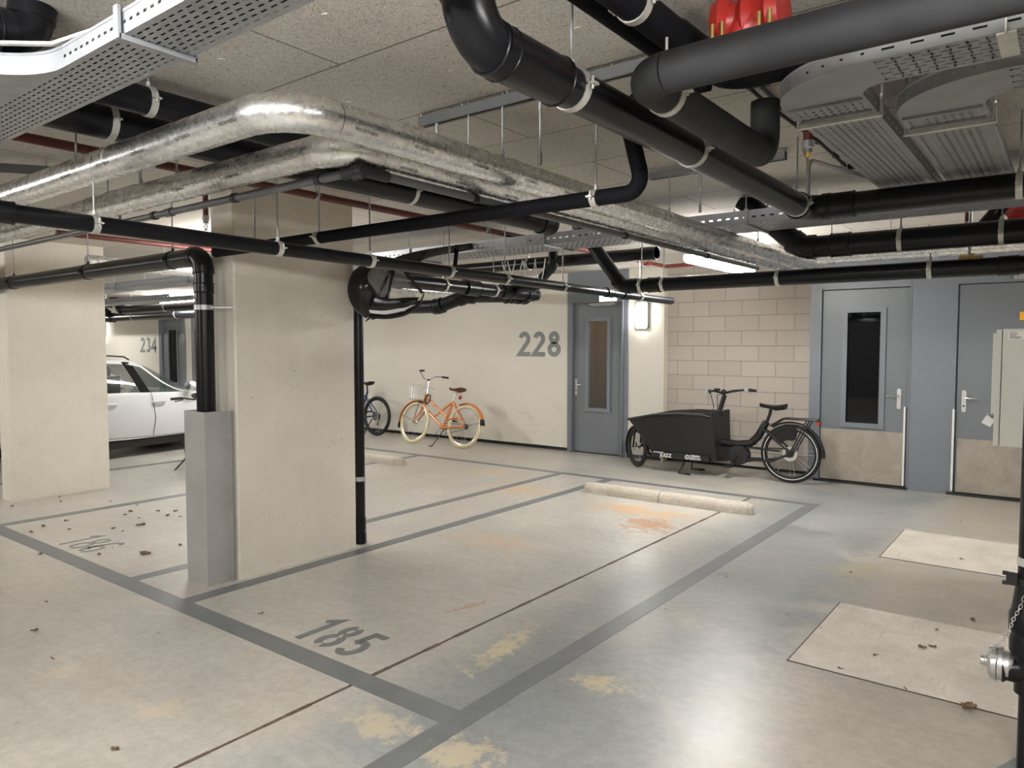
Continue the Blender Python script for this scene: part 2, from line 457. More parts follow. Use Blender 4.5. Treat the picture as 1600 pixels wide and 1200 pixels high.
def m_block():
    m, nt, b = mat_new('sand_lime_blockwork')
    p = wpos(nt); x = node(nt, 'ShaderNodeSeparateXYZ', {0: p})
    cv = node(nt, 'ShaderNodeCombineXYZ', {0: x.outputs[0], 1: x.outputs[2], 2: 0.0})
    mp = node(nt, 'ShaderNodeMapping', {0: cv.outputs[0]}); mp.inputs['Location'].default_value = (4.325, .178, 0)
    br = node(nt, 'ShaderNodeTexBrick', {'Vector': mp.outputs[0], 'Color1': rgb(srgb(188,179,169)), 'Color2': rgb(srgb(179,170,160)), 'Mortar': rgb(srgb(140,132,122)), 'Scale': 1.0, 'Mortar Size': .004, 'Mortar Smooth': .1, 'Bias': 0.0, 'Brick Width': .446, 'Row Height': .198})
    br.offset = .5
    c = mix(nt, .5, br.outputs[0], ramp(nt, noise(nt, p, 30, 4, .7), [(.3,(.92,.92,.92)),(.65,(1.02,1.02,1.02))]), 'MULTIPLY')
    nt.links.new(c, b.inputs['Base Color']); b.inputs['Roughness'].default_value = .85
    h = math_(nt, 'SUBTRACT', 1.0, br.outputs[1])
    bump(nt, b, h, .5, .004)
    return m
M['block'] = m_block()
def m_kick():
    m, nt, b = mat_new('scuffed_beige_kick_plate')
    p = wpos(nt)
    c = ramp(nt, noise(nt, p, 4, 6, .7, .8), [(.3, srgb(146,138,127)), (.7, srgb(172,164,152))])
    c = mix(nt, .6, c, ramp(nt, noise(nt, p, 40, 4, .7), [(.3,(.86,.86,.86)),(.6,(1.02,1.02,1.02))]), 'MULTIPLY')
    nt.links.new(c, b.inputs['Base Color']); b.inputs['Roughness'].default_value = .5
    b.inputs['Metallic'].default_value = .15
    return m
M['kick'] = m_kick()
def m_stop():
    m, nt, b = mat_new('cast_wheel_stop_concrete')
    p = wpos(nt)
    c = ramp(nt, noise(nt, p, 6, 6, .7, .6), [(.3, srgb(180,171,158)), (.7, srgb(203,196,183))])
    pit = ramp(nt, noise(nt, p, 55, 3, .6), [(.36,(.5,.47,.42)),(.45,(1,1,1))])
    c = mix(nt, .6, c, pit, 'MULTIPLY')
    nt.links.new(c, b.inputs['Base Color']); b.inputs['Roughness'].default_value = .85
    bump(nt, b, noise(nt, p, 70, 3), .2, .01)
    return m
M['stop'] = m_stop()
M['wood'] = simple('warm_wood_panel', srgb(128,108,82), .5, vary=.12, vscale=3)
# ================================================================== the setting
X0, X1, Y0, Y1 = -26.0, 5.0, -6.5, 10.9
struct(MB().box((X0,Y0,-.15),(X1,Y1,0)).build('floor', M['floor'], smooth=False))
cl = MB().box((X0,Y0,CEIL),(X1,Y1,CEIL+.04))
cl = struct(cl.build('ceiling', M['ceiling'], smooth=False))
pl_ = MB()
for x, y in ((-2.006,1.601),(-2.005,2.223),(-1.394,2.20),(-1.394,1.6),(-2.63,1.6),(-2.63,2.22),(-1.4,2.83),(-2.0,2.83),(-1.4,3.45),(-2.0,3.45),(-3.25,1.6),(-3.25,2.22),(-3.9,1.6)):
    pl_.cyl((x,y,CEIL+.001),(x,y,CEIL-.0025),.017,16)
pl_.build('fixing_plug', simple('pale_fixing_plug', srgb(200,192,178), .8), cl)
struct(MB().box((X0-.2,Y0,0),(X0,Y1,CEIL)).build('wall_left', M['clad'], smooth=False))
struct(MB().box((X1,Y0,0),(X1+.2,Y1,CEIL)).build('wall_right', M['frontwall'], smooth=False))
struct(MB().box((X0,Y0-.2,0),(X1,Y0,CEIL)).build('wall_front', M['frontwall'], smooth=False))
# back wall: cream cladding with gaps for the door panels, a black recess at its foot
gaps = [(-18.42,-17.15), (-16.85,-15.4), (-6.06,-5.035)]
wb = MB(); bb = MB(); x = X0
for a, b_ in gaps + [(-4.48, None)]:
    wb.box((x,BACK,.055),(a,BACK+.25,CEIL)); bb.box((x,BACK+.05,0),(a,BACK+.25,.055))
    x = b_
struct(wb.build('wall_back', M['clad'], smooth=False))
struct(bb.build('baseboard_back', M['darkplastic'], smooth=False))
struct(MB().box((-4.48,BACK+.1,.04),(-2.49,BACK+.35,CEIL)).build('wall_back_blockwork', M['block'], smooth=False))
struct(MB().box((-4.46,BACK+.13,0),(-2.5,BACK+.3,.04)).build('baseboard_blockwork', M['darkplastic'], smooth=False))
struct(MB().box((-4.51,BACK-.012,.0),(-4.478,BACK+.12,CEIL)).build('trim_1', simple('pale_corner_trim', srgb(216,210,196), .5), smooth=False))

def leaf_with_hole(x0, x1, z0, z1, hx0, hx1, hz0, hz1, y0, y1):
    m = MB()
    m.box((x0,y0,z0),(hx0,y1,z1)); m.box((hx1,y0,z0),(x1,y1,z1))
    m.box((hx0,y0,z0),(hx1,y1,hz0)); m.box((hx0,y0,hz1),(hx1,y1,z1)); return m
def frame(x0, x1, z0, z1, y0, y1, w):
    m = MB()
    m.box((x0,y0,z0),(x0+w,y1,z1)); m.box((x1-w,y0,z0),(x1,y1,z1)); m.box((x0+w,y0,z0),(x1-w,y1,z0+w)); m.box((x0+w,y0,z1-w),(x1-w,y1,z1)); return m
def lever(par, x, z, y, side, plate_h=.23, key=True):
    p = MB()
    n = 10; poly = []
    for i in range(n+1): t = PI*i/n; poly.append((.021*math.cos(t), plate_h/2-.021+.021*math.sin(t)))
    for i in range(n+1): t = PI+PI*i/n; poly.append((.021*math.cos(t), -plate_h/2+.021+.021*math.sin(t)))
    p.prism(poly, lambda u,v,w: (x+u, y-w, z+v), .009)
    po = p.build('handle_plate', M['steelplate'], par)
    h = MB().tube([(x,y-.005,z+.035),(x,y-.05,z+.035),(x+side*.012,y-.058,z+.035),(x+side*.125,y-.058,z+.034)], .0085, 10)
    h.build('lever', M['chrome'], po)
    if key: MB().lathe((x,y-.009,z-.05), (0,-1,0), [(0,.010),(.004,.010),(.004,.005)], 14).build('key_cylinder', M['darkplastic'], po)

# --- door beside the number 228
d1 = struct(thing('door_1', '', ''))
for k in ('label','category'): del d1[k]
leaf = leaf_with_hole(-5.965,-5.135,.02,2.235,-5.70,-5.385,.683,1.969,BACK+.02,BACK+.07).build('door_leaf', M['leafpaint'], d1, smooth=False)
fr = MB(); fr.box((-6.06,BACK-.02,0),(-5.975,BACK+.1,CEIL)); fr.box((-5.125,BACK-.02,0),(-5.035,BACK+.1,CEIL)); fr.box((-5.975,BACK-.02,2.245),(-5.125,BACK+.1,CEIL))
fr.box((-6.0,BACK-.05,0),(-5.972,BACK-.01,2.27)); fr.box((-5.128,BACK-.05,0),(-5.105,BACK-.01,2.27)); fr.box((-5.972,BACK-.05,2.243),(-5.128,BACK-.01,2.27))
fr.build('door_frame', M['bluegrey'], d1, smooth=False)
wf = frame(-5.754,-5.331,.63,2.022,BACK-.006,BACK+.022,.054).build('glazing_bead', M['bluegrey'], d1, smooth=False)
MB().box((-5.70,BACK+.035,.683),(-5.385,BACK+.043,1.969)).build('window_pane', M['pane'], d1, smooth=False)
lever(d1, -5.925, .99, BACK+.02, 1, .25)
dc = MB(); dc.box((-5.68,BACK-.03,2.20),(-5.25,BACK+.02,2.232)); dc.box((-5.6,BACK-.055,2.186),(-5.28,BACK-.03,2.2))
dc.build('door_closer', M['steelplate'], d1, smooth=False)
MB().box((-5.135,BACK+.03,0),(-5.965,BACK+.2,.018)).build('threshold', M['darkplastic'], d1, smooth=False)
# lit store room behind its window
st = MB(); st.box((-6.5,BACK+1.5,0),(-4.4,BACK+1.55,CEIL)); st.box((-6.55,BACK+.26,0),(-6.5,BACK+1.5,CEIL)); st.box((-4.4,BACK+.36,0),(-4.35,BACK+1.5,CEIL))
struct(st.build('wall_storeroom', M['wood'], smooth=False))
sg = thing('exit_sign', 'small white lit sign box above the grey door next to 228', 'sign', (-5.34,BACK-.03,2.28))
MB().box((-5.49,BACK-.06,2.245),(-5.2,BACK-.02,2.335)).build('housing', M['white'], sg, sg.location, smooth=False)
MB().box((-5.48,BACK-.064,2.252),(-5.21,BACK-.06,2.328)).build('face', M['exitglow'], sg, sg.location, smooth=False)

# --- the blue-grey door front to the right (two doors in one panelled frame)
YD = 9.10
d2 = struct(thing('door_2', '', '')); d3 = struct(thing('door_3', '', ''))
for d in (d2,d3):
    for k in ('label','category'): del d[k]
fr = MB()
fr.box((-2.49,YD-.005,0),(-2.37,YD+.3,CEIL)); fr.box((-1.425,YD-.005,0),(-.985,YD+.3,CEIL)); fr.box((-2.37,YD-.005,2.262),(-1.425,YD+.3,CEIL))
fr.box((-2.385,YD-.03,0),(-2.36,YD,2.28)); fr.box((-1.435,YD-.012,0),(-1.42,YD,CEIL))
fr.build('door_frame', M['bluegrey'], d2, smooth=False)
leaf_with_hole(-2.355,-1.44,.03,2.25,-2.09,-1.735,.715,1.99,YD+.012,YD+.07).build('door_leaf', M['leafpaint'], d2, smooth=False)
frame(-2.13,-1.672,.66,2.04,YD-.006,YD+.014,.052).build('glazing_bead', M['bluegrey'], d2, smooth=False)
MB().box((-2.09,YD+.03,.70),(-1.72,YD+.04,2.0)).build('window_pane', M['darkglass'], d2, smooth=False)
MB().box((-2.35,YD+.006,.035),(-1.475,YD+.012,.63)).build('kick_plate', M['kick'], d2, smooth=False)
for xx in (-2.372,-1.462): MB().box((xx-.008,YD-.024,.04),(xx+.010,YD+.010,.925)).build('finger_guard', M['white'], d2, smooth=False)
lever(d2, -1.525, 1.012, YD+.012, -1, .23, False)
MB().box((-2.42,YD-.03,0),(-1.42,YD+.1,.026)).build('threshold', M['darkplastic'], d2, smooth=False)
fr = MB(); fr.box((.10,YD-.005,0),(.5,YD+.3,CEIL)); fr.box((-.985,YD-.005,2.262),(.10,YD+.3,CEIL)); fr.build('door_frame', M['bluegrey'], d3, smooth=False)
MB().box((-.97,YD+.012,.03),(.085,YD+.07,2.25)).build('door_leaf', M['leafpaint'], d3, smooth=False)
MB().box((-.955,YD+.006,.035),(.07,YD+.012,.61)).build('kick_plate', M['kick'], d3, smooth=False)
MB().box((-1.003,YD-.024,.04),(-.983,YD+.010,.925)).build('finger_guard', M['white'], d3, smooth=False)
lever(d3, -.904, 1.013, YD+.012, 1, .235)
MB().box((-1.04,YD-.03,0),(.11,YD+.1,.026)).build('threshold', M['darkplastic'], d3, smooth=False)
MB().box((-.5,YD-.03,2.28),(.0,YD-.005,2.33)).build('door_closer', M['steelplate'], d3, smooth=False)
struct(MB().box((.5,YD,0),(X1,YD+.4,CEIL)).build('wall_back_end', M['clad'], smooth=False))
ys = tag(MB().box((-.44,YD+.0,1.865),(-.36,YD+.012,1.95)).build('warning_sign', M['yellow'], smooth=False), 'small yellow warning sticker on the far right grey door', 'sign')
at(ys, (-.4,YD,1.9))

# --- doors by 234 (far left)
d4 = struct(thing('door_4', '', '')); d5 = struct(thing('door_5', '', ''))
for d, x0, x1 in ((d4,-18.42,-17.15),(d5,-16.85,-15.4)):
    for k in ('label','category'): del d[k]
    m = MB(); m.box((x0,BACK-.02,0),(x0+.14,BACK+.1,CEIL)); m.box((x1-.14,BACK-.02,0),(x1,BACK+.1,CEIL)); m.box((x0+.14,BACK-.02,2.25),(x1-.14,BACK+.1,CEIL))
    m.build('door_frame', M['bluegrey'], d, smooth=False)
    c = (x0+x1)/2
    leaf_with_hole(x0+.14,x1-.14,.02,2.25,c-.2,c+.2,.7,2.0,BACK+.02,BACK+.07).build('door_leaf', M['leafpaint'], d, smooth=False)
    frame(c-.25,c+.25,.65,2.05,BACK,BACK+.024,.05).build('glazing_bead', M['bluegrey'], d, smooth=False)
    MB().box((c-.2,BACK+.03,.7),(c+.2,BACK+.04,2.0)).build('window_pane', M['darkglass'], d, smooth=False)
    MB().box((c-.35,BACK-.05,2.27),(c+.1,BACK-.015,2.33)).build('door_closer', M['steelplate'], d, smooth=False)

lk = thing('locker', 'dim grey locker seen through the window of the door next to 228', 'locker', (-5.75,BACK+1.2,0))
MB().box((-6.0,BACK+1.0,.05),(-5.62,BACK+1.45,1.32)).build('body', M['grey'], lk, lk.location, smooth=False)
MB().box((-5.98,BACK+.985,.08),(-5.64,BACK+1.0,1.3)).build('door', M['grey'], lk, lk.location, smooth=False)
# --- painted numbers
def arc(cx, cy, rx, ry, a0, a1, n=22): return [(cx+rx*math.cos(math.radians(a0+(a1-a0)*i/n)), cy+ry*math.sin(math.radians(a0+(a1-a0)*i/n))) for i in range(n+1)]
def glyph(ch, w):
    h = w/2
    if ch == '1': return [[(.06,.80),(.36,.985),(.36,0)]], []
    if ch == '2': return [arc(.31,.70,.29-h,.30-h,165,-32) + [(.06,h),(.60,h)]], []
    if ch == '3': return [arc(.29,.735,.25-h,.265-h,150,-80), arc(.29,.275,.29-h,.275-h,85,-150)], []
    if ch == '4': return [[(.46,0),(.46,1-h),(.04,.30),(.62,.30)]], []
    if ch == '5': return [[(.56,1-h),(.17,1-h),(.12,.56)] + arc(.29,.32,.31-h,.32-h,118,-150)], []
    if ch == '6': return [[(.56,.86),(.50,.95),(.40,.985),(.27,.93),(.14,.76),(.05,.52),(.03,.36)]], [arc(.31,.31,.31-h,.31-h,0,360)[:-1]]
    if ch == '8': return [], [arc(.31,.75,.25-h,.25-h,0,360)[:-1], arc(.31,.29,.31-h,.29-h,0,360)[:-1]]
def number(name, s_, f, W, H, stroke, t, mat, parent, off, stencil=False, gap=.04):
    """one mesh per digit, W wide H high"""
    n = len(s_); cw = (W+gap)/n
    for i, ch in enumerate(s_):
        m = MB(); k = (cw-gap)/.62
        op, clo = glyph(ch, stroke/H)
        g = lambda u,v,w,i=i,k=k: f(i*cw+u*k, v*H, w)
        # stroke width is set in glyph units of height; keep it even by working in metres
        for q in op: m.ribbon([(i*cw+u*k, v*H) for u,v in q], stroke, lambda u,v,w: f(u,v,w), t)
        for q in clo:
            pts = [(i*cw+u*k, v*H) for u,v in q]
            if stencil:
                N = len(pts); c0 = N//4; c1 = 3*N//4
                m.ribbon(pts[c0+1:c1], stroke, lambda u,v,w: f(u,v,w), t); m.ribbon(pts[c1+1:]+pts[:c0], stroke, lambda u,v,w: f(u,v,w), t)
            else: m.ribbon(pts, stroke, lambda u,v,w: f(u,v,w), t, closed=True)
        m.build('digit', mat, parent, off, smooth=False)
def wall_number(s_, x, z, W, H, stroke, label):
    t = thing('wall_number', label, 'number', (x,BACK,z))
    number('n', s_, lambda u,v,w: (x+u, BACK-w, z+v), W, H, stroke, .003, M['wallgrey'], t, (x,BACK,z))
wall_number('228', -7.005, 1.438, .81, .392, .073, 'large grey number 228 on the cream wall left of the door')
wall_number('234', -19.42, 1.438, .84, .392, .075, 'grey number 234 on the far wall above the white car')
def floor_number(s_, x, y, W, H, stroke, label, mat, sk=0):
    t = thing('floor_number', label, 'number', (x,y,0))
    number('n', s_, lambda u,v,w: (x+u+v*sk, y+v, .0006+w), W, H, stroke, .0012, mat, t, (x,y,0), True)
floor_number('185', -3.41, 2.40, .50, .315, .047, 'stencilled grey number 185 on the floor of the front bay', M['line'])
floor_number('186', -6.53, 2.40, .50, .33, .030, 'stencilled grey number 186 on the floor left of the pillar', M['line'])

# --- painted bay lines
def line(lo, hi, label, z=.0012):
    o = MB().box((lo[0],lo[1],.0002),(hi[0],hi[1],z)).build('parking_line', M['line'], smooth=False)
    tag(o, label, 'floor marking', 'grey painted bay lines'); at(o, ((lo[0]+hi[0])/2,(lo[1]+hi[1])/2,0))
line((-16,2.215),(-1.972,2.345), 'long grey front line running past the numbers 185 and 186', .0012)
line((-2.09,.2),(-1.972,7.70), 'grey line on the right side of bay 185, through the shiny patch', .0014)
line((-4.425,2.345),(-4.31,7.60), 'grey bay line running back from the foot of the near pillar', .0014)
line((-5.13,2.345),(-5.02,7.60), 'grey bay line meeting the front line left of the steel guard', .0014)
line((-7.62,2.345),(-7.50,7.60), 'grey bay line left of number 186', .0014)
line((-9.91,2.345),(-9.79,7.60), 'grey bay line beside the white car', .0014)
o = MB().prism([(-.18,3.258),(-.06,3.55),(.3,3.4),(.18,3.1)], lambda u,v,w: (u,v,.0003+w), .0009).build('parking_line', M['line'], smooth=False); tag(o, 'corner of a grey floor marking at the bottom right corner of the picture', 'floor marking', 'grey painted bay lines'); at(o, (0,3.3,0))
line((-16,7.595),(-1.972,7.705), 'thin grey back line in front of the bicycles', .0012)

# --- expansion joint and hatch covers
g = MB(); yy = .3; px = -2.655
while yy < 7.6:
    w = .008+random.random()*.006
    g.box((px-w,yy,0.0002),(px+w,yy+.12,.0011)); yy += .12
struct(g.build('trim_2', simple('dark_joint_filler', srgb(96,82,70), .9, vary=.4, vscale=30), smooth=False))
for (lo, hi, lab) in (((-1.1,3.75),(1.2,4.80),'near pale cast concrete hatch cover set flush in the floor'), ((-1.112,6.05),(1.2,7.08),'farther pale cast concrete hatch cover, in front of the right doors')):
    t = thing('hatch_cover', lab, 'hatch cover', (lo[0],lo[1],0), 0, 'concrete hatch covers')
    MB().box((lo[0],lo[1],.0002),(hi[0],hi[1],.004)).build('slab', M['patch'], t, t.location, smooth=False)
    e = MB(); w = .007
    e.box((lo[0]-w,lo[1]-w,.0002),(hi[0],lo[1],.0025)); e.box((lo[0]-w,hi[1],.0002),(hi[0],hi[1]+w,.0025)); e.box((lo[0]-w,lo[1],.0002),(lo[0],hi[1],.0025))
    e.build('joint', simple('dark_edge_joint', srgb(74,64,56), .9), t, t.location, smooth=False)

# --- pillars
def pillar(x0, x1, y0, y1, label):
    m = MB(); c = .012
    poly = [(x0+c,y0),(x1-c,y0),(x1,y0+c),(x1,y1-c),(x1-c,y1),(x0+c,y1),(x0,y1-c),(x0,y0+c)]
    m.prism(poly, lambda u,v,w: (u,v,w), CEIL)
    o = m.build('concrete_pillar', M['pillar'], smooth=False); tag(o, label, 'pillar', 'pale concrete pillars'); at(o, ((x0+x1)/2,(y0+y1)/2,0)); return o
pillar(-4.76, -4.48, 2.775, 3.81, 'near pale concrete pillar with the steel guard and downpipe at its corner')
pillar(-8.88, -8.60, 2.775, 3.74, 'pale concrete pillar at the left edge, hiding half of the white car')
pillar(-13.0, -12.72, 2.775, 3.75, 'pale concrete pillar on the far side of the white car')

# --- steel guard round the downpipe
G = thing('pipe_guard', 'square dull steel guard box around the foot of the black downpipe', 'guard', (-4.645,2.665,0))
gm = MB(); t_ = .004
gm.box((-4.772,2.565,0),(-4.515,2.569,1.165)); gm.box((-4.772,2.569,0),(-4.768,2.772,1.165)); gm.box((-4.519,2.569,0),(-4.515,2.772,1.165))
gm.build('casing', M['guard'], G, G.location, smooth=False)
MB().box((-4.519,2.735,0),(-4.485,2.739,1.165)).build('flange', M['guard'], G, G.location, smooth=False)
for z in (.25,.5,.72,1.0): MB().lathe((-4.5,2.735,z),(0,-1,0),[(0,.007),(.004,.007),(.006,.003)],8).build('bolt', M['steelplate'], G, G.location)

# --- wheel stops
def wheel_stop(xa, xb, y, label, ra, rb):
    m = MB(); n = 14; rows = []
    prof = [(-.085,0),(-.085,.05),(-.07,.085),(-.03,.105),(.03,.105),(.07,.085),(.085,.05),(.085,0)]
    def sec(x, k): rows.append([(x, y+p[0]*k, p[1]*(.55+.45*k) if k < 1 else p[1]) for p in prof])
    if ra:
        for i in range(6): t = i/6; sec(xa+.09*(1-math.cos(t*PI/2)), math.sin(t*PI/2)*.98+.02)
    else: sec(xa,1)
    sec(xa+.1,1); sec(xb-.1,1)
    if rb:
        for i in range(5,-1,-1): t = i/6; sec(xb-.09*(1-math.cos(t*PI/2)), math.sin(t*PI/2)*.98+.02)
    else: sec(xb,1)
    m.grid(rows); m.add(rows[0], [tuple(range(len(prof)))]); m.add(rows[-1], [tuple(range(len(prof)-1,-1,-1))])
    o = m.build('wheel_stop', M['stop'], smooth=True, angle=50); tag(o, label, 'wheel stop', 'concrete wheel stops'); at(o, ((xa+xb)/2,y,0))
wheel_stop(-4.24,-3.32,6.86,'left half of the pale concrete wheel stop in bay 185', True, False)
wheel_stop(-3.31,-2.36,6.86,'right half of the pale concrete wheel stop in bay 185', False, True)
wheel_stop(-8.05,-7.1,6.86,'pale concrete wheel stop in front of the orange bicycle', True, True)

# --- wall lamps
def wall_lamp(x, z, label, y=BACK):
    t = thing('wall_lamp', label, 'lamp', (x,y,z), 0, 'bulkhead wall lamps')
    def rr(w, h, r, n=6):
        q = []
        for cx, cy, a in ((w-r,h-r,0),(-w+r,h-r,90),(-w+r,-h+r,180),(w-r,-h+r,270)):
            q += [(cx+r*math.cos(math.radians(a+90*i/n)), cy+r*math.sin(math.radians(a+90*i/n))) for i in range(n+1)]
        return q
    MB().prism(rr(.095,.185,.03), lambda u,v,w: (x+u,y-w,z+v), .045).build('housing', M['grey'], t, t.location)
    MB().prism(rr(.072,.165,.03), lambda u,v,w: (x+u,y-.046-w,z+v), .04).build('diffuser', M['wlamp'], t, t.location)
wall_lamp(-4.81, 2.03, 'lit white bulkhead lamp on the wall right of the 228 door')
wall_lamp(-21.5, 2.06, 'lit bulkhead lamp far away on the wall left of number 234')
# ================================================================== pipes, trays, rods
def fillet(path, R, n=8):
    """-> list of ('s',p0,p1) and ('e',[pts]) pieces"""
    P = [V(p) for p in path]; out = []; cur = P[0]
    for i in range(1, len(P)-1):
        a = (P[i-1]-P[i]).normalized(); b = (P[i+1]-P[i]).normalized()
        ang = a.angle(b); d = R/math.tan(ang/2)
        d = min(d, (P[i-1]-P[i]).length*.48 if i > 1 else (P[i-1]-P[i]).length*.95, (P[i+1]-P[i]).length*.48 if i < len(P)-2 else (P[i+1]-P[i]).length*.95)
        s = P[i]+a*d; e = P[i]+b*d
        out.append(('s', cur, s))
        r = d*math.tan(ang/2); bis = (a+b).normalized(); cen = P[i]+bis*(r/math.sin(ang/2))
        v0 = s-cen; ax = v0.cross(e-cen).normalized(); tot = v0.angle(e-cen)
        out.append(('e', [cen + Matrix.Rotation(tot*k/n, 3, ax) @ v0 for k in range(n+1)]))
        cur = e
    out.append(('s', cur, P[-1]))
    return out
def rod(t, x, y, z0, z1=CEIL, name='hanger_rod', r=.0048, off=None, sleeve=True, mat='rod'):
    m = MB().cyl((x,y,z0),(x,y,z1), r, 8)
    if sleeve:
        m.cyl((x,y,z0),(x,y,z0+.03), r*1.9, 8)
    return m.build(name, M[mat], t, off)
def clamp(t, p, ax, r, off, up=True, rodtop=CEIL, w=.028, mat='clamp', rodoff=0):
    p = V(p); ax = V(ax).normalized()
    m = MB().band(p, ax, r+.0008, w, .0035, 22)
    side = ax.cross(V((0,0,1)))
    if side.length > .3:
        side.normalize()
        for s_ in (-1,1):
            q = p + side*(s_*(r+.013))
            m.bar(q-ax*w/2, q+ax*w/2, .026, .007); m.cyl(q+V((0,0,-.014)), q+V((0,0,.022)), .0042, 8)
        m.cyl(p+V((0,0,r)), p+V((0,0,r+.022)), .009, 8)
    c = m.build('clamp', M[mat], t, off)
    if up and side.length > .3 and rodtop > p.z+r:
        MB().cyl(p+V((0,0,r+.004)), V((p.x,p.y,rodtop)), .0048, 8).build('hanger_rod', M['rod'], c, off)
    return c
def pipe(name, label, cat, path, r, mat, R=.1, er=1.0, clamps=(), coup=(), group=None, sect='pipe_section', elb='elbow', sleeves=False, up=True, seg=18, cmat=None, ends=True, clampmat='clamp', cw=.028):
    """clamps / coup: (x,y,z) points on the run, or (point, length, extra radius)"""
    off = V(path[0]); t = thing(name, label, cat, off, 0, group)
    pcs = fillet(path, R)
    segs = []
    for k in pcs:
        if k[0] == 's':
            if (k[2]-k[1]).length > .004:
                MB().cyl(k[1], k[2], r, seg).build(sect, M[mat], t, off); segs.append((k[1],k[2]))
        else:
            e = MB().tube(k[1], r*er, seg)
            if sleeves:
                for a, b in ((k[1][0],k[1][1]),(k[1][-1],k[1][-2])):
                    d = (V(a)-V(b)).normalized(); e.cyl(V(a)-d*.012, V(a)+d*r*.55, r*er*1.07, seg); e.torus(V(a)+d*r*.5, d, r*er*1.06, r*.055, seg, 6)
            e.build(elb, M[cmat or mat], t, off)
    def near(p):
        best = None
        for a, b in segs:
            d = (b-a); L = d.length; u = max(0, min(1, (V(p)-a).dot(d)/L/L)); q = a+d*u
            if best is None or (q-V(p)).length < best[0]: best = ((q-V(p)).length, q, d.normalized())
        return best[1], best[2]
    for c in clamps:
        top = c[3] if len(c) > 3 else CEIL
        q, d = near(c[:3]); clamp(t, q, d, r, off, up, top, mat=clampmat, w=cw)
    for c in coup:
        p, L, ex = c if isinstance(c[0], (tuple,list,Vector)) else (c, .09, 1.1)
        q, d = near(p)
        m = MB().cyl(q-d*L/2, q+d*L/2, r*ex, seg)
        for s_ in (-1,1): m.torus(q+d*(s_*L/2), d, r*ex, r*.07, seg, 6)
        m.build('coupling', M[cmat or mat], t, off)
    return t

# --- foil-wrapped heating pipes
def foil_pipe(label, path, r, clamps, marks, R=.16):
    off = V(path[0]); t = thing('insulated_pipe', label, 'pipe', off, 0, 'foil wrapped pipes')
    for k in fillet(path, R, 12):
        if k[0] == 's':
            d = (k[2]-k[1]); L = d.length; n = max(2, int(L/.05)); pts = []; rr = []
            for i in range(n+1):
                pts.append(k[1]+d*(i/n)); rr.append(r*(1+random.uniform(-.02,0)))
            MB().tube(pts, rr, 24).build('foil_jacket', M['foil'], t, off)
            n = int(L/1.0)
            for i in range(1, n+1):
                q = k[1]+d*(i/(n+1)); MB().band(q, d, r*1.004, .05, .0015, 24).build('tape_band', M['foil'], t, off)
        else:
            pts = k[1]; MB().tube(pts, [r*(1.03 if 0 < i < len(pts)-1 else 1.0) for i in range(len(pts))], 24).build('foil_elbow', M['foil'], t, off)
    for x, y, z in clamps: rod(t, x, y, z+r*.9, off=off)
    for (x, y, z, axis, ang) in marks:
        # small printed maker's name on the foil, ang degrees below the horizontal on the outward side
        a = math.radians(ang)
        if axis == 'X':
            n = V((0,-math.cos(a),-math.sin(a))); ux = V((1,0,0))
        else:
            n = V((math.cos(a),0,-math.sin(a))); ux = V((0,1,0))
        uy = n.cross(ux)
        Mx = Matrix((ux,uy,n)).transposed().to_4x4(); Mx.translation = V((x,y,z))+n*(r*1.004+.0012)-off
        text('ROCKWOOL', .017, Mx, M['ink'], 'printed_mark', t, .0002)
    return t
zu, zl = 2.364, 2.352
foil_pipe('upper of the two shiny foil wrapped pipes, bending round in front of the ceiling', [(-13,1.43,zu),(-2.0,1.43,zu),(-2.0,7.6,zu)], .0625,
          [(-3.53,1.43,zu),(-4.9,1.43,zu),(-2.0,2.54,zu),(-2.0,4.2,zu),(-2.0,5.8,zu)],
          [(x,1.43,zu,'X',24) for x in (-3.5,-3.15,-2.85,-2.52,-2.24)] + [(-2.0,y,zu,'Y',28) for y in (1.72,2.0,2.33,2.68,3.0)], .19)
foil_pipe('lower shiny foil wrapped pipe, running just behind and below the upper one', [(-13,1.82,zl),(-2.195,1.82,zl),(-2.195,7.4,zl)], .0625,
          [(-3.75,1.82,zl),(-3.4,1.82,zl),(-5.2,1.82,zl),(-2.195,2.54,zl),(-2.195,4.2,zl),(-2.195,5.8,zl)],
          [(x,1.82,zl,'X',30) for x in (-3.3,-2.85)] + [(-2.195,y,zl,'Y',40) for y in (2.12,2.45,2.8)], .17)
foil_pipe('foil wrapped pipe far off on the left above the pillar, beyond the black drain pipe', [(-7.0,2.9,2.355),(-7.0,9.0,2.355)], .062, [(-7.0,3.6,2.355),(-7.0,6.0,2.355)], [])
foil_pipe('foil wrapped pipe running to the right behind the low black drain pipe', [(-1.75,6.6,2.36),(1.6,6.6,2.36)], .06, [(-1.2,6.6,2.36),(-.4,6.6,2.36)], [])

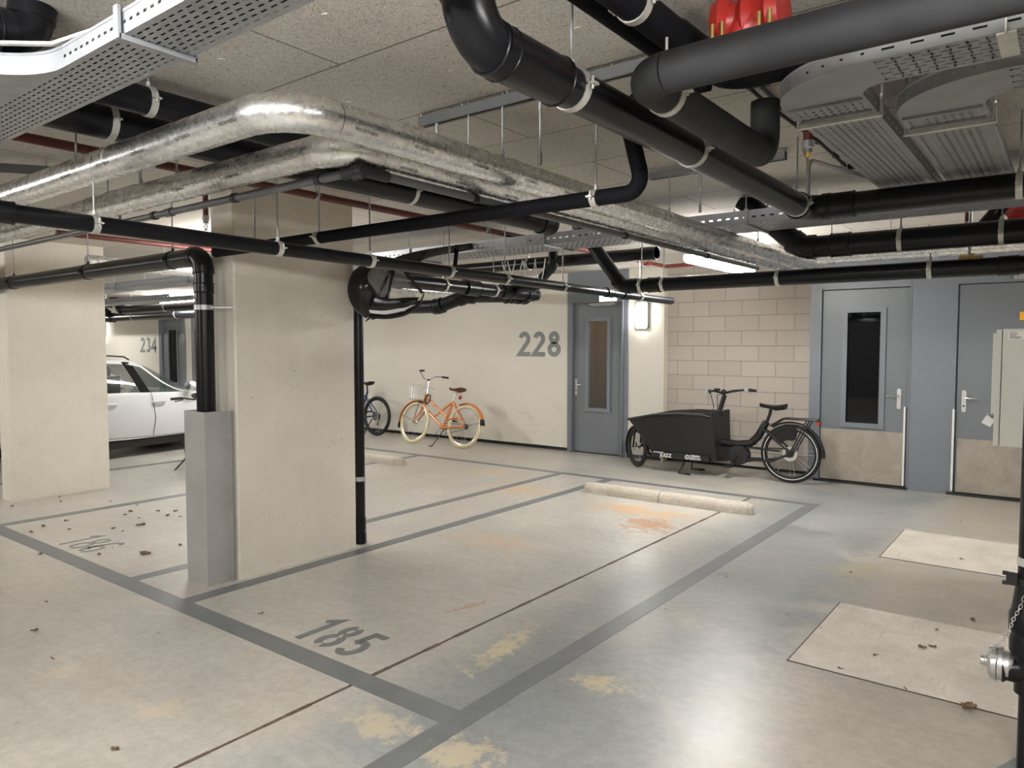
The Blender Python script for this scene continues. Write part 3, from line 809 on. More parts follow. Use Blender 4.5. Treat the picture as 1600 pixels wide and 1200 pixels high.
# thin grey plastic pipe clipped under the lower foil pipe
gp = pipe('plastic_pipe', 'thin grey plastic pipe slung under the lower foil pipe', 'pipe', [(-12,1.885,2.268),(-2.17,1.885,2.268),(-2.17,6.3,2.268)], .017, 'greypipe', .06, 1.0,
     coup=[((-3.6,1.885,2.268),.05,1.25)], seg=14)
o_ = gp.location
mm = MB(); mm.cyl((-2.27,1.885,2.268),(-2.15,1.885,2.268),.023,14); mm.cyl((-2.17,1.87,2.268),(-2.17,2.02,2.268),.023,14); mm.ball((-2.17,1.885,2.268),.025); mm.cyl((-2.2,1.875,2.243),(-2.14,1.875,2.243),.012,10)
mm.build('elbow_coupling', M['blackdull'], gp, o_)
for p, a in (((-2.42,1.885,2.268),(1,0,0)),((-3.02,1.885,2.268),(1,0,0)),((-3.75,1.885,2.268),(1,0,0)),((-4.25,1.885,2.268),(1,0,0)),((-2.17,2.55,2.268),(0,1,0)),((-2.17,3.95,2.268),(0,1,0)),((-2.17,5.2,2.268),(0,1,0))):
    MB().band(p, a, .0178, .03, .004, 16).build('pipe_clip', M['blackdull'], gp, o_)
MB().cyl((-4.45,1.885,2.268),(-4.37,1.885,2.268),.027,14).build('coupling', M['blackdull'], gp, o_)

# --- black drain pipes
pipe('drain_pipe', 'large black waste pipe dropping from the ceiling and running diagonally across the upper right', 'pipe',
     [(-1.185,1.37,CEIL),(-1.185,1.37,2.35),(-1.185,4.18,2.35),(2.6,4.18,2.35)], .060, 'black', .10, 1.10, sleeves=True,
     clamps=[(-1.185,1.83,2.35),(-1.185,2.68,2.35),(-1.185,4.02,2.35),(-.22,4.18,2.35)], coup=[((-1.185,1.60,2.35),.30,1.13),((-1.0,4.18,2.35),.13,1.12)])
pipe('lagged_pipe', 'thick dark grey lagged pipe crossing the upper right corner and bending away', 'pipe',
     [(1.6,1.88,2.35),(-.99,1.88,2.35),(-.99,2.93,2.35),(-.99,2.93,2.56)], .056, 'foamgrey', .085, 1.0, sect='foam_lagging', elb='foam_bend',
     clamps=[(-.99,2.05,2.35,2.52)], seg=22)
pipe('lagged_pipe', 'black lagged pipe running to the right behind the thick grey lagged pipe', 'pipe',
     [(-1.02,.9,2.57),(-1.02,2.62,2.57),(1.6,2.62,2.57)], .050, 'foam', .09, 1.0, sect='foam_lagging', elb='foam_bend', clamps=[(-1.02,1.9,2.57)])
pipe('lagged_pipe', 'slim black lagged pipe close to the ceiling at the top middle of the picture', 'pipe',
     [(-1.165,1.5,2.615),(-1.165,2.52,2.615)], .030, 'foam', .05, 1.0, sect='foam_lagging')
pS = pipe('lagged_pipe', 'slim black lagged pipe running level from the S-bend to the downpipe by the pillar', 'pipe',
     [(-1.08,2.585,2.56),(-1.43,2.585,2.555),(-1.375,2.66,2.217),(-4.50,2.66,2.217)], .033, 'foam', .07, 1.0, sect='foam_lagging', elb='foam_bend',
     clamps=[(-1.60,2.66,2.217),(-3.42,2.66,2.217),(-4.05,2.66,2.217)])
pD = pipe('drain_pipe', 'black downpipe at the near pillar with its long level run to the left', 'pipe',
     [(-12.5,2.66,2.205),(-4.655,2.66,2.205),(-4.655,2.66,.0)], .0615, 'black', .085, 1.06, sleeves=True,
     clamps=[(-8.0,2.66,2.205),(-6.4,2.66,2.205),(-5.05,2.66,2.205)], coup=[((-4.655,2.66,1.99),.06,1.06)], clampmat='blackdull', cw=.02)
o_ = pD.location
cm = MB().band((-4.655,2.66,1.86),(0,0,1),.062,.032,.004,22); cm.bar((-4.6,2.66,1.86),(-4.50,2.775,1.86),.008,.008)
cm.build('wall_clamp', M['galv'], pD, o_)
pC = pipe('drain_pipe', 'black drain pipe running from the left edge past the pillar toward the back wall', 'pipe',
     [(-3.3,.3,2.125),(-3.3,7.0,2.065)], .0365, 'black', .1, 1.05,
     clamps=[(-3.3,1.4,2.115,2.30),(-3.3,2.30,2.105,2.484),(-3.3,2.93,2.1,2.484),(-3.3,3.62,2.095,2.484),(-3.3,4.22,2.09,2.48),(-3.3,4.98,2.085,2.42),(-3.3,6.3,2.07)],
     coup=[((-3.3,1.02,2.118),.16,1.22),((-3.3,5.72,2.078),.10,1.18),((-3.3,6.02,2.074),.10,1.18)])
p8 = pipe('drain_pipe', 'low black drain pipe level across the top of the doors on the right', 'pipe',
     [(-3.50,5.5,2.69),(-3.04,5.5,2.105),(3.0,5.5,2.095)], .057, 'black', .10, 1.06, sleeves=True,
     clamps=[(-2.86,5.5,2.105),(-2.66,5.5,2.1),(-1.74,5.5,2.1,2.28),(-.76,5.5,2.1,2.21),(.02,5.5,2.1,2.21)], coup=[((-2.95,5.5,2.105),.09,1.09),((-2.74,5.5,2.105),.10,1.1),((-.33,5.5,2.1),.1,1.08)])
pipe('drain_pipe', 'thickest black drain pipe on the right, between the lagged pipes and the low pipe', 'pipe',
     [(-2.0,5.455,2.69),(-1.56,5.455,2.305),(3.0,5.455,2.295)], .076, 'black', .13, 1.06, sleeves=True,
     clamps=[(-.93,5.43,2.3),(-.37,5.43,2.3)], coup=[((-1.30,5.43,2.3),.12,1.08),((-.13,5.43,2.3),.14,1.06)], clampmat='clamp')
pipe('drain_pipe', 'thick black pipe high under the ceiling behind the foil pipes, the right one of two', 'pipe',
     [(-3.05,.7,2.605),(-3.05,4.6,2.605)], .058, 'black', .1, clamps=[(-3.05,1.52,2.605)])
pipe('drain_pipe', 'thick black pipe high under the ceiling behind the foil pipes, the left one of two', 'pipe',
     [(-3.32,.7,2.56),(-3.32,4.85,2.56)], .073, 'black', .1, clamps=[(-3.32,1.48,2.56),(-3.32,3.28,2.56),(-3.32,4.0,2.56)], coup=[((-3.32,4.75,2.56),.12,1.1)])
pipe('drain_pipe', 'black pipe with an elbow in the top left corner above the bright tray', 'pipe',
     [(-2.72,-1.2,2.60),(-2.72,.98,2.60),(-2.72,.98,2.71)], .06, 'black', .07, 1.08, sleeves=True)
# pipes at the back of the near pillar
pV = pipe('drain_pipe', 'thin black downpipe on the far side of the near pillar', 'pipe',
     [(-4.545,3.905,0),(-4.545,3.905,2.14),(-4.42,4.10,2.14)], .039, 'black', .06, 1.1, sleeves=True,
     coup=[((-4.545,3.905,.16),.10,1.14),((-4.545,3.905,.05),.08,1.18)])
pipe('drain_pipe', 'wide black drain pipe with sockets running back from the rain cover toward the wall', 'pipe',
     [(-4.40,4.0,2.14),(-4.40,6.15,2.125)], .058, 'black', .06, 1.1, clamps=[(-4.4,4.75,2.14),(-4.4,5.45,2.135)],
     coup=[((-4.4,4.15,2.14),.14,1.2),((-4.4,5.12,2.14),.18,1.22),((-4.4,5.62,2.13),.12,1.15),((-4.4,6.02,2.13),.12,1.15)])
MB().band((-4.545,3.905,.53),(0,0,1),.0395,.035,.004,20).build('wall_clamp', M['galv'], pV, pV.location)
pipe('drain_pipe', 'fat black collecting pipe with a slanting branch, behind the rain cover', 'pipe',
     [(-5.9,5.2,2.0),(-5.02,5.35,1.995),(-4.72,5.42,2.09),(-4.56,5.9,2.11),(-4.56,6.2,2.11)], .066, 'black', .08, 1.1, sleeves=True, clamps=[(-5.4,5.3,2.0,2.41)], coup=[((-4.56,6.1,2.11),.12,1.12)])
pipe('drain_pipe', 'short black pipe with a sweeping elbow hanging under the cable tray', 'pipe',
     [(-3.92,5.75,2.6),(-3.92,5.75,2.36),(-4.12,5.75,2.18),(-4.5,5.75,2.15)], .045, 'black', .06, 1.12, sleeves=True)
pipe('drain_pipe', 'long black pipe level below the middle cable tray, ending in a grey coupling', 'pipe',
     [(-6.4,5.95,2.425),(-2.95,5.95,2.425)], .056, 'black', .06, clamps=[(-4.35,5.95,2.43)], coup=[((-3.02,5.95,2.43),.14,1.12)])
pipe('drain_pipe', 'black pipe with an upturned end behind the thickest black pipe on the right', 'pipe',
     [(-1.9,6.2,2.42),(-.55,6.2,2.42),(-.35,6.2,2.68)], .05, 'black', .08, clamps=[(-1.55,6.2,2.42)])
# far left, above the doors of 234
pipe('drain_pipe', 'far black drain pipe with four sockets above door 234', 'pipe', [(-21,8.3,2.30),(-13.6,8.3,2.30)], .10, 'black', .1,
     coup=[((-20.4+i*.55,8.3,2.30),.22,1.13) for i in range(4)], clamps=[(-17.6,8.3,2.3),(-15.6,8.3,2.3)])
for i, x in enumerate((-19.5,-18.75)):
    pipe('drain_pipe', ('left' if i == 0 else 'right')+' one of two short black stub pipes dropping into the far drain pipe', 'pipe', [(x,8.1,2.68),(x,8.1,2.45),(x+.1,8.2,2.38)], .085, 'black', .08, 1.1, sleeves=True)
pipe('drain_pipe', 'far black drain pipe bending up beside the far tube light', 'pipe', [(-17.3,7.7,2.69),(-16.9,7.7,2.40),(-13.4,7.7,2.40)], .09, 'black', .12, 1.08, sleeves=True, clamps=[(-14.9,7.7,2.4)])

# --- red sprinkler pipes
def sprinkler(label, path, r, clamps=(), coup=()):
    return pipe('sprinkler_pipe', label, 'pipe', path, r, 'red', .05, 1.1, clamps=clamps, coup=coup, group=None, seg=14, cw=.016, clampmat='galv')
sprinkler('dark red sprinkler pipe running behind the foil pipes under the ceiling', [(-3.89,.5,2.57),(-3.89,8.1,2.555)], .0235, clamps=[(-3.89,1.95,2.56),(-3.89,3.0,2.56),(-3.89,4.7,2.56),(-3.89,6.9,2.55)], coup=[((-3.89,7.6,2.555),.06,1.6)])
sprinkler('dark red sprinkler pipe beyond the black drain pipe on the left', [(-6.85,2.6,2.56),(-6.85,8.0,2.56)], .024)
sprinkler('far red sprinkler pipe above door 234', [(-22,7.6,2.52),(-17.2,7.6,2.50)], .04)
sprinkler('red sprinkler branch ending at the lit tube light', [(-3.89,8.1,2.555),(-2.3,8.1,2.555)], .022, coup=[((-3.4,8.1,2.555),.07,1.4)])
sd = thing('sprinkler_drop', 'red vertical sprinkler drop with a head pointing down, left of the curved trays', 'sprinkler', (-.93,3.30,2.3))
o_ = sd.location
MB().cyl((-.93,3.30,CEIL),(-.93,3.30,2.48),.019,14).build('pipe_section', M['red'], sd, o_)
MB().lathe((-.93,3.30,2.48),(0,0,-1),[(0,.024),(.03,.024),(.034,.019),(.05,.019)],14).build('socket', M['galv'], sd, o_)
MB().lathe((-.93,3.30,2.43),(0,0,-1),[(0,.016),(.012,.013),(.02,.006),(.045,.004),(.05,.003)],12).build('sprinkler_head', M['brass'], sd, o_)
for x, y, z, lab in ((-4.49,2.59,2.385,'small sprinkler head on a red drop beside the top of the near pillar'),(-8.35,2.55,2.40,'small sprinkler head near the top of the left pillar'),(-.62,6.1,2.42,'small sprinkler head behind the thick black pipe on the right')):
    s = thing('sprinkler_drop', lab, 'sprinkler', (x,y,z)); o_ = s.location
    MB().cyl((x,y,CEIL),(x,y,z+.06),.017,12).build('pipe_section', M['red'], s, o_)
    MB().lathe((x,y,z+.06),(0,0,-1),[(0,.022),(.03,.022),(.034,.016),(.05,.016)],14).build('socket', M['galv'], s, o_)
    m = MB().torus((x,y,z-.01),(0,1,0),.016,.003,14,6); m.lathe((x,y,z-.03),(0,0,-1),[(0,.012),(.003,.012)],12); m.build('sprinkler_head', M['darkplastic'], s, o_)

def red_valve(c, k, label, axis=(1,0,0)):
    t = thing('pipe_valve', label, 'valve', c); o_ = V(c)
    ax = V(axis); sd_ = ax.cross(V((0,0,1)))
    b = MB().lathe(V(c)-ax*.10*k, ax, [(0,.075*k),(.03*k,.09*k),(.05*k,.065*k),(.075*k,.06*k),(.10*k,.085*k),(.125*k,.06*k),(.15*k,.065*k),(.17*k,.09*k),(.20*k,.075*k)], 24)
    b.ball(V(c)+V((0,0,-.03*k)), .07*k)
    b.build('valve_body', M['valvered'], t, o_)
    for u in (-.085,-.055,.055,.085):
        for s_ in (-1,1):
            q = V(c)+ax*(u*k)+sd_*(s_*.082*k)
            MB().cyl(q+V((0,0,-.10*k)), q+V((0,0,-.02*k)), .0065*k, 8).lathe(q+V((0,0,-.085*k)),(0,0,1),[(0,.013*k),(.014*k,.013*k)],6).build('bolt', M['brass'], t, o_)
red_valve((-.80,2.22,2.58), 1.0, 'bright red valve coupling with brass bolts at the top edge of the picture')
red_valve((-.32,6.15,2.52), 1.0, 'red valve coupling seen just above the thickest black pipe on the right', (0,0.3,1))
red_valve((.12,6.0,2.28), .75, 'red valve coupling at the right edge below the thickest black pipe')
br = thing('brass_fitting', 'brass pipe fitting glinting just below the thickest black pipe', 'fitting', (-.58,5.9,2.18)); o_ = br.location
MB().lathe((-.64,5.9,2.20),(1,0,0),[(0,.03),(.02,.03),(.02,.024),(.06,.024),(.06,.034),(.09,.034),(.09,.02),(.14,.02)],16).build('body', M['brass'], br, o_)
MB().cyl((-.58,5.9,2.2),(-.58,5.9,CEIL),.012,10).build('stem', M['galv'], br, o_)

# --- steel channel rails under the ceiling with their rods
def rail(label, p0, p1, rods, w=.041):
    t = thing('channel_rail', label, 'rail', p0, 0, 'steel channel rails'); o_ = V(p0)
    d = V(p1)-V(p0); side = V((-d.y,d.x,0)).normalized()
    m = MB()
    for s_ in (-1,1):
        q = side*(s_*w/2); m.bar(V(p0)+q, V(p1)+q, .003, w)
        q = side*(s_*(w/2-.006))+V((0,0,-w/2)); m.bar(V(p0)+q, V(p1)+q, .012, .003)
    m.bar(V(p0)+V((0,0,w/2)), V(p1)+V((0,0,w/2)), w, .003)
    m.build('channel', M['railsteel'], t, o_, smooth=False)
    n = int(d.length/.25)
    for i in range(n+1):
        q = V(p0)+d*(i/max(1,n)); MB().cyl(q+V((0,0,w/2)), V((q.x,q.y,CEIL)), .005, 6).build('fixing_stud', M['rod'], t, o_)
    for x, y, z0 in rods:
        m = MB().cyl((x,y,z0),(x,y,p0[2]-.01),.0055,8); m.cyl((x,y,p0[2]-.075),(x,y,p0[2]-.02),.0095,8); m.cyl((x,y,z0),(x,y,z0+.05),.0095,8)
        m.build('hanger_rod', M['rod'], t, o_)
    return t
rail('steel channel rail under the ceiling above the foil pipes, the near one', (-2.49,2.54,2.66), (-1.2,2.54,2.66), [(-2.39,2.54,2.43),(-1.80,2.54,2.36)])
rail('steel channel rail under the ceiling above the foil pipes, the farther one', (-2.13,4.2,2.66), (-1.3,4.2,2.66), [(-1.80,4.2,2.4)])
rail('short steel channel rail with four rods, far left above the drain pipe', (-7.25,4.4,2.60), (-6.3,4.4,2.60), [(-7.15,4.4,2.47),(-6.95,4.4,2.46),(-6.75,4.4,2.47),(-6.55,4.4,2.47)])
rail('short steel channel rail behind the upper foil pipe at the left edge', (-5.1,1.30,2.62), (-4.6,2.0,2.62), [])
rail('short steel channel piece below the upper foil pipe on the left', (-4.75,2.10,2.52), (-4.35,2.10,2.52), [(-4.6,2.1,2.36)])
# --- cable trays of punched zinc sheet
def rail_strip(m, f, u0, u1, z0, z1, pitch, hl):
    """side of a tray: f(u,z); one row of slots"""
    n = max(1, round((u1-u0)/pitch))
    m.perf(lambda u,v: f(u,v), u0, u1, z0, z1, n, 1, hl, .13)
TM = ['tray']
def straight_tray(t, off, axis, a0, a1, c0, c1, z, h, pitch, rows, hu=.5, hv=.36, stag=.22, near_only=False, spitch=.055):
    if axis == 'X': F = lambda u,v,zz: (u,v,zz)
    else: F = lambda u,v,zz: (v,u,zz)
    nu = max(2, round((a1-a0)/pitch))
    e = .012
    m = MB().perf(lambda u,v: F(u,v,z), a0, a1, c0+e, c1-e, nu, rows, hu, hv, stag)
    for c, d in ((c0,e),(c1-e,e)): m.add([F(a0,c,z),F(a1,c,z),F(a1,c+d,z),F(a0,c+d,z)], [(0,1,2,3)])
    m.build('tray_floor', M[TM[0]], t, off, smooth=False)
    for c in (c0, c1):
        m = MB(); rail_strip(m, lambda u,zz,c=c: F(u,c,zz), a0, a1, z, z+h, spitch, .45)
        s_ = 1 if c == c0 else -1
        p0, p1 = F(a0,c+s_*.004,z+h), F(a1,c+s_*.004,z+h); m.bar(p0, p1, .012, .008) if axis == 'X' else m.bar(p0, p1, .012, .008)
        m.build('side_rail', M[TM[0]], t, off, smooth=False)
def bracket(t, off, axis, a, c0, c1, z, h, rods=True, lip=.012, mat=None, rodc=None):
    if axis == 'X': F = lambda u,v,zz: (u,v,zz)
    else: F = lambda u,v,zz: (v,u,zz)
    m = MB()
    m.bar(F(a,c0-lip,z-.008), F(a,c1+lip,z-.008), .024, .014)
    for c in (c0-lip, c1+lip): m.bar(F(a,c,z-.014), F(a,c,z+h+.012), .024, .008, up=(1,0,0) if axis == 'Y' else (0,1,0))
    b = m.build('support_bracket', M[mat or TM[0]], t, off, smooth=False)
    if rods:
        for c in (rodc or (c0-lip-.0, c1+lip)):
            q = F(a,c,z+h); MB().cyl(q, (q[0],q[1],CEIL), .005, 8).build('hanger_rod', M['rod'], b, off)
def ring_tray(t, off, cx, cy, r0, r1, a0, a1, z, h, n=20, name='tray_bend', slots=True):
    """flat quarter bend between radii r0<r1"""
    pts = []
    m = MB()
    A = [math.radians(a0+(a1-a0)*i/n) for i in range(n+1)]
    if r0 > .001:
        m.grid([[(cx+r*math.cos(a),cy+r*math.sin(a),z) for r in (r0,r1)] for a in A])
    m.build(name, M[TM[0]], t, off, smooth=False)
    for r in (r0, r1):
        m = MB(); rr = lambda u,zz,r=r: (cx+r*math.cos(u),cy+r*math.sin(u),zz)
        lo, hi = min(A[0],A[-1]), max(A[0],A[-1])
        if slots and r == r1:
            k = 12; m.perf(rr, lo, hi, z, z+h, k, 1, .16, .14)
        else:
            m.grid([[rr(a,z), rr(a,z+h)] for a in A])
        m.tube([(cx+r*math.cos(a),cy+r*math.sin(a),z+h) for a in A], .005, 6)
        m.build('curved_rail', M[TM[0]], t, off)
def cables(label, path, n, spread, r, z, mat='blackdull', R=.15):
    """loose bundle lying in a tray"""
    m = MB()
    for i in range(n):
        rr = r*random.uniform(.6,1.1); base = []
        dx = (i-(n-1)/2)*spread
        for (x, y, nx, ny) in path: base.append((x+nx*dx+random.uniform(-.004,.004), y+ny*dx+random.uniform(-.004,.004), z+rr+random.uniform(0,.012)))
        m.tube(base, rr, 6)
    o = m.build('cable_bundle', M[mat]); tag(o, label, 'cables'); o['kind'] = 'stuff'; at(o, (path[0][0],path[0][1],z)); return o

ZT = 2.40
tl = thing('cable_tray', 'bright zinc cable tray with long slots at the upper left, nearest the camera', 'tray', (-3.0,.92,ZT)); o_ = tl.location
straight_tray(tl, o_, 'X', -2.33, 1.2, .915, 1.10, ZT, .058, .040, 8, .60, .27, .25, spitch=.036)
straight_tray(tl, o_, 'X', -6.2, -2.33, .915+.0, 1.10, ZT, .058, .040, 8, .60, .27, .25, spitch=5)
bracket(tl, o_, 'X', -1.965, .915, 1.10, ZT, .058, rods=False)
bracket(tl, o_, 'X', -3.75, .915, 1.10, ZT, .058)
bracket(tl, o_, 'X', -.4, .915, 1.10, ZT, .058)
# fillet piece turning off toward the viewer
fb = MB(); fz = ZT-.001; cxx, cyy, rf = -3.36, .565, .35
pts = [(-2.86,.915)] + [(cxx+.5-.5+rf*math.cos(math.radians(90-a))*1.0 - 0.0, cyy+rf*math.sin(math.radians(90-a))) for a in (0,15,30,45,60,75,90)]
rf = .27
arcp = [(-2.33+ -rf*math.sin(math.radians(a)), .915-rf+rf*math.cos(math.radians(a))) for a in range(0,91,9)]
fb.add([(x,y,fz) for x,y in arcp] + [(-2.97,.645,fz),(-2.97,.92,fz)], [tuple(range(len(arcp)+2))])
fb.build('branch_floor', M[TM[0]], tl, o_, smooth=False)
cr = MB(); cr.grid([[(x,y,ZT),(x,y,ZT+.058)] for x,y in arcp]); cr.tube([(x,y,ZT+.058) for x,y in arcp], .005, 6); cr.build('curved_rail', M[TM[0]], tl, o_)
straight_tray(tl, o_, 'Y', -.6, .645, -2.97, -2.60, ZT, .058, .036, 10, .52, .30, .25, spitch=.036)
cables('black cables lying in the bright cable tray at the upper left', [(-6.0,1.0,0,1),(-4.5,1.01,0,1),(-3.0,1.0,0,1),(-1.5,1.01,0,1),(1.1,1.0,0,1)], 11, .0145, .0085, ZT+.003)
wc = MB()
for k in range(3): wc.tube([(-2.66+k*.012,.1,ZT+.064),(-2.63+k*.006,.5,ZT+.07),(-2.55,.74+.01*k,ZT+.072),(-2.36,.90+.01*k,ZT+.072),(-2.1,.935+.012*k,ZT+.066),(-1.0,.93+.012*k,ZT+.066)], .0045, 8)
wc = wc.build('cable_bundle', M['white']); tag(wc, 'thin white cables along the top edge of the bright tray', 'cables'); at(wc, (-2.8,.9,ZT)); wc['kind'] = 'stuff'

ZM = 2.43
tm = thing('cable_tray', 'long zinc cable tray across the middle, under the ceiling behind the foil pipes', 'tray', (-4,5.1,ZM)); o_ = tm.location
straight_tray(tm, o_, 'X', -12.5, 2.5, 4.93, 5.34, ZM, .085, .05, 11, .46, .30, .25, spitch=.06)
for x in (-11,-9,-6.6,-5.0,-3.45,-1.78,.7): bracket(tm, o_, 'X', x, 4.93, 5.34, ZM, .085)
cables('dark cables lying in the long middle cable tray', [(-12,5.13,0,1),(-8,5.14,0,1),(-4,5.13,0,1),(-1,5.14,0,1),(2.4,5.13,0,1)], 14, .0265, .0145, ZM+.003)
tf = thing('cable_tray', 'far zinc cable tray seen between the pillars on the left', 'tray', (-18,6.6,ZM)); o_ = tf.location
straight_tray(tf, o_, 'X', -24, -12.6, 6.55, 7.0, ZM, .085, .09, 7, .5, .36, .25, spitch=.12)
for x in (-18,-15): bracket(tf, o_, 'X', x, 6.55, 7.0, ZM, .085)

# two trays that curve away on the upper right
ZR = 2.43; H = .048
def curved(label, xl, xr, yn, yf, yend, xend):
    t = thing('cable_tray', label, 'tray', (xl,yn,ZR)); o_ = t.location
    w = xr-xl; ri = .09; ro = ri+(yf-yn)
    cx = xr+ri; cy = yf+ri
    # bend: outer radius meets the near rail (y=yn) and the left rail (x=xl)
    n = 20
    m = MB(); A = [math.radians(180+90*i/n) for i in range(n+1)]
    rox, roy = cx-xl, cy-yn
    m.grid([[(cx+ri*math.cos(a),cy+ri*math.sin(a),ZR),(cx+rox*math.cos(a),cy+roy*math.sin(a),ZR)] for a in A])
    m.build('bend_floor', M[TM[0]], t, o_, smooth=False)
    m = MB(); f = lambda u,zz: (cx+rox*math.cos(u), cy+roy*math.sin(u), zz)
    m.perf(f, A[0], A[-1], ZR, ZR+H, 9, 1, .16, .13); m.grid([[f(a,ZR+H),(f(a,0)[0]*1.0,f(a,0)[1],ZR+H+.001)] for a in A])
    m.tube([f(a,ZR+H) for a in A], .006, 6); m.build('curved_rail', M[TM[0]], t, o_)
    m = MB(); f2 = lambda u,zz: (cx+ri*math.cos(u), cy+ri*math.sin(u), zz)
    m.grid([[f2(a,ZR),f2(a,ZR+H)] for a in A]); m.tube([f2(a,ZR+H) for a in A], .005, 6); m.build('curved_rail', M[TM[0]], t, o_)
    straight_tray(t, o_, 'X', cx, xend, yn, yf, ZR, H, .046, 7, .66, .16, .3, spitch=.075)
    straight_tray(t, o_, 'Y', cy, yend, xl, xr, ZR, H, .034, 9, .36, .40, .0, spitch=.075)
    bracket(t, o_, 'Y', cy+.22, xl, xr, ZR, H, mat='clamp')
    for y in (cy+.02, cy+.17): MB().bar((xl+.01,y,ZR-.004),(xr-.01,y,ZR-.004),.010,.008).build('joint_plate', M[TM[0]], t, o_, smooth=False)
    m = MB(); m.bar((cx+.32,yn-.003,ZR-.01),(cx+.32,yn-.003,ZR+H-.02),.004,.04,up=(0,1,0)); m.bar((cx+.32,yn,ZR-.004),(cx+.32,yf-.03,ZR-.004),.045,.006)
    m.build('joint_strap', M['clamp'], t, o_, smooth=False)
    cables('dark cables lying in the '+label.split(' on ')[0].replace('zinc cable tray ','tray '), [(xend,(yn+yf)/2,0,1),(cx+.1,(yn+yf)/2,0,1),(cx-.75*(ro+ri)/2,cy-.75*(ro+ri)/2,.7,.7),((xl+xr)/2,cy+.1,1,0),((xl+xr)/2,yend,1,0)], 9, .0195, .0115, ZR+.003)
    return t
TM[0] = 'trayshade'
curved('left curved zinc cable tray on the upper right, sweeping round by the red sprinkler drop', -.835, -.575, 2.355, 2.575, 4.90, 1.6)
curved('right curved zinc cable tray on the upper right, tucked inside the left one', -.530, -.262, 2.665, 2.91, 4.90, 1.6)

TM[0] = 'tray'
# pair of black cables clipped to the ceiling
cp = thing('ceiling_cable', 'pair of black cables clipped along the ceiling left of the curved trays', 'cables', (-1.08,2.6,2.67)); o_ = cp.location
for k in (0,1):
    MB().tube([(-1.10+k*.045+.008*math.sin(i*1.3),2.3+i*.3,2.672) for i in range(9)], .009, 8).build('cable', M['blackdull'], cp, o_)
for i in range(7): MB().cbox((-1.065,2.7+i*.35,2.684),(.10,.03,.03)).build('clip', M['blackdull'], cp, o_, smooth=False)
cd = thing('conduit', 'short bent grey conduit rising from the large black pipe to the ceiling', 'conduit', (-1.2,4.5,2.6)); o_ = cd.location
cm = MB()
for k in fillet([(-1.22,4.35,2.45),(-1.22,4.35,2.655),(-1.05,5.0,2.655)], .05): cm.tube(k[1] if k[0] == 'e' else [k[1],k[2]], .012, 10)
cm.build('tube', M['rod'], cd, o_)
MB().cbox((-1.12,4.72,2.676),(.03,.03,.045)).build('saddle', M['rod'], cd, o_, smooth=False)
# white looped leads hanging behind the drain pipe
wl = thing('hanging_leads', 'loops of white lead hanging below the middle cable tray', 'cables', (-4.2,5.6,2.35)); o_ = wl.location
for k, (x, dz, w) in enumerate(((-4.35,.17,.16),(-4.28,.20,.18),(-4.12,.24,.15),(-4.0,.22,.12))):
    MB().tube([(x+w*(i/10-.5)*1.0, 5.62+.01*k, ZM-.01-dz*math.sin(PI*i/10)) for i in range(11)], .005, 6).build('lead', M['white'], wl, o_)

# --- tube lights
def tube_light(label, c, axis, L=1.52, rods=True):
    t = thing('tube_light', label, 'lamp', c, 0, 'tube lights under the ceiling'); o_ = V(c)
    d = V((1,0,0)) if axis == 'X' else V((0,1,0)); e = d.cross(V((0,0,1)))
    def rr(w, h):
        q = []
        for i in range(9): a = PI*i/8; q.append((w*math.cos(a), h*math.sin(a)+.0))
        return q
    up = [(e*u + V((0,0,.030+v))) for u, v in rr(.030,.014)]; dn = [(e*(.056*math.cos(a)) + V((0,0,.052*math.sin(a)))) for a in [math.radians(-215+250*i/8) for i in range(9)]]
    for prof, nm, mt in ((up,'housing','white'),(dn,'diffuser','tube')):
        m = MB(); rows = []
        for s_, k in ((-L/2,.75),(-L/2+.03,1),(L/2-.03,1),(L/2,.75)): rows.append([V(c)+d*s_+p*k for p in prof])
        m.grid(rows, closed_u=True); m.add(rows[0],[tuple(range(9))]); m.add(rows[-1],[tuple(range(8,-1,-1))])
        m.build(nm, M[mt], t, o_)
    m = MB()
    for s_ in (-.85,.85):
        q = V(c)+d*(s_*L/2); m.cbox(q+V((0,0,.034)),(.05,.05,.03)); m.cyl(q+V((0,0,.03)),(q.x,q.y,CEIL+.01),.006,8)
    m.build('suspension', M['galv'], t, o_)
    return t
tube_light('lit tube light hanging at the end of the foil pipes, above the block wall', (-2.72,6.9,2.385), 'Y', 1.6)
tube_light('lit tube light far away above door 234', (-14.75,8.0,2.53), 'X', 1.9)
for i, (c, ax, lab) in enumerate((((-1.75,-.12,2.47),'X','tube light over the drive lane, in front of bay 185'),((-9.0,-.75,2.45),'X','tube light over the drive lane, in front of the left pillar'),
        ((-.2,-.85,2.5),'X','tube light over the drive lane, above the viewer'),((-13.5,-.9,2.45),'X','tube light over the drive lane, far left'),((.5,1.15,2.32),'Y','added unseen short tube light over the drive lane on the right'),((-20.4,7.3,2.5),'X','added unseen tube light far off behind the left pillar'),((-9.6,6.2,2.5),'Y','tube light above the bay beside the white car'),  # short right tube and far one behind the left pillar added, unseen, for brightness
        ((-5.2,-4.2,2.45),'X','tube light over the far side of the drive lane'),((2.4,6.9,2.4),'Y','tube light beyond the electrical cabinet on the right'))):
    tube_light(lab, c, ax, .75 if 0 < c[0] < 1 else 1.52)
tube_light('added unseen tube light behind the near pillar', (-6.25,4.05,2.38), 'Y', .72)  # unseen tube, added to brighten the bay floor and left pillar
sl = thing('store_light', 'small lamp lighting the room behind the door next to 228', 'lamp', (-5.4,BACK+1.0,2.6))
MB().box((-5.7,BACK+.8,2.62),(-5.1,BACK+1.0,2.66)).build('diffuser', M['dimlamp'], sl, sl.location, smooth=False)
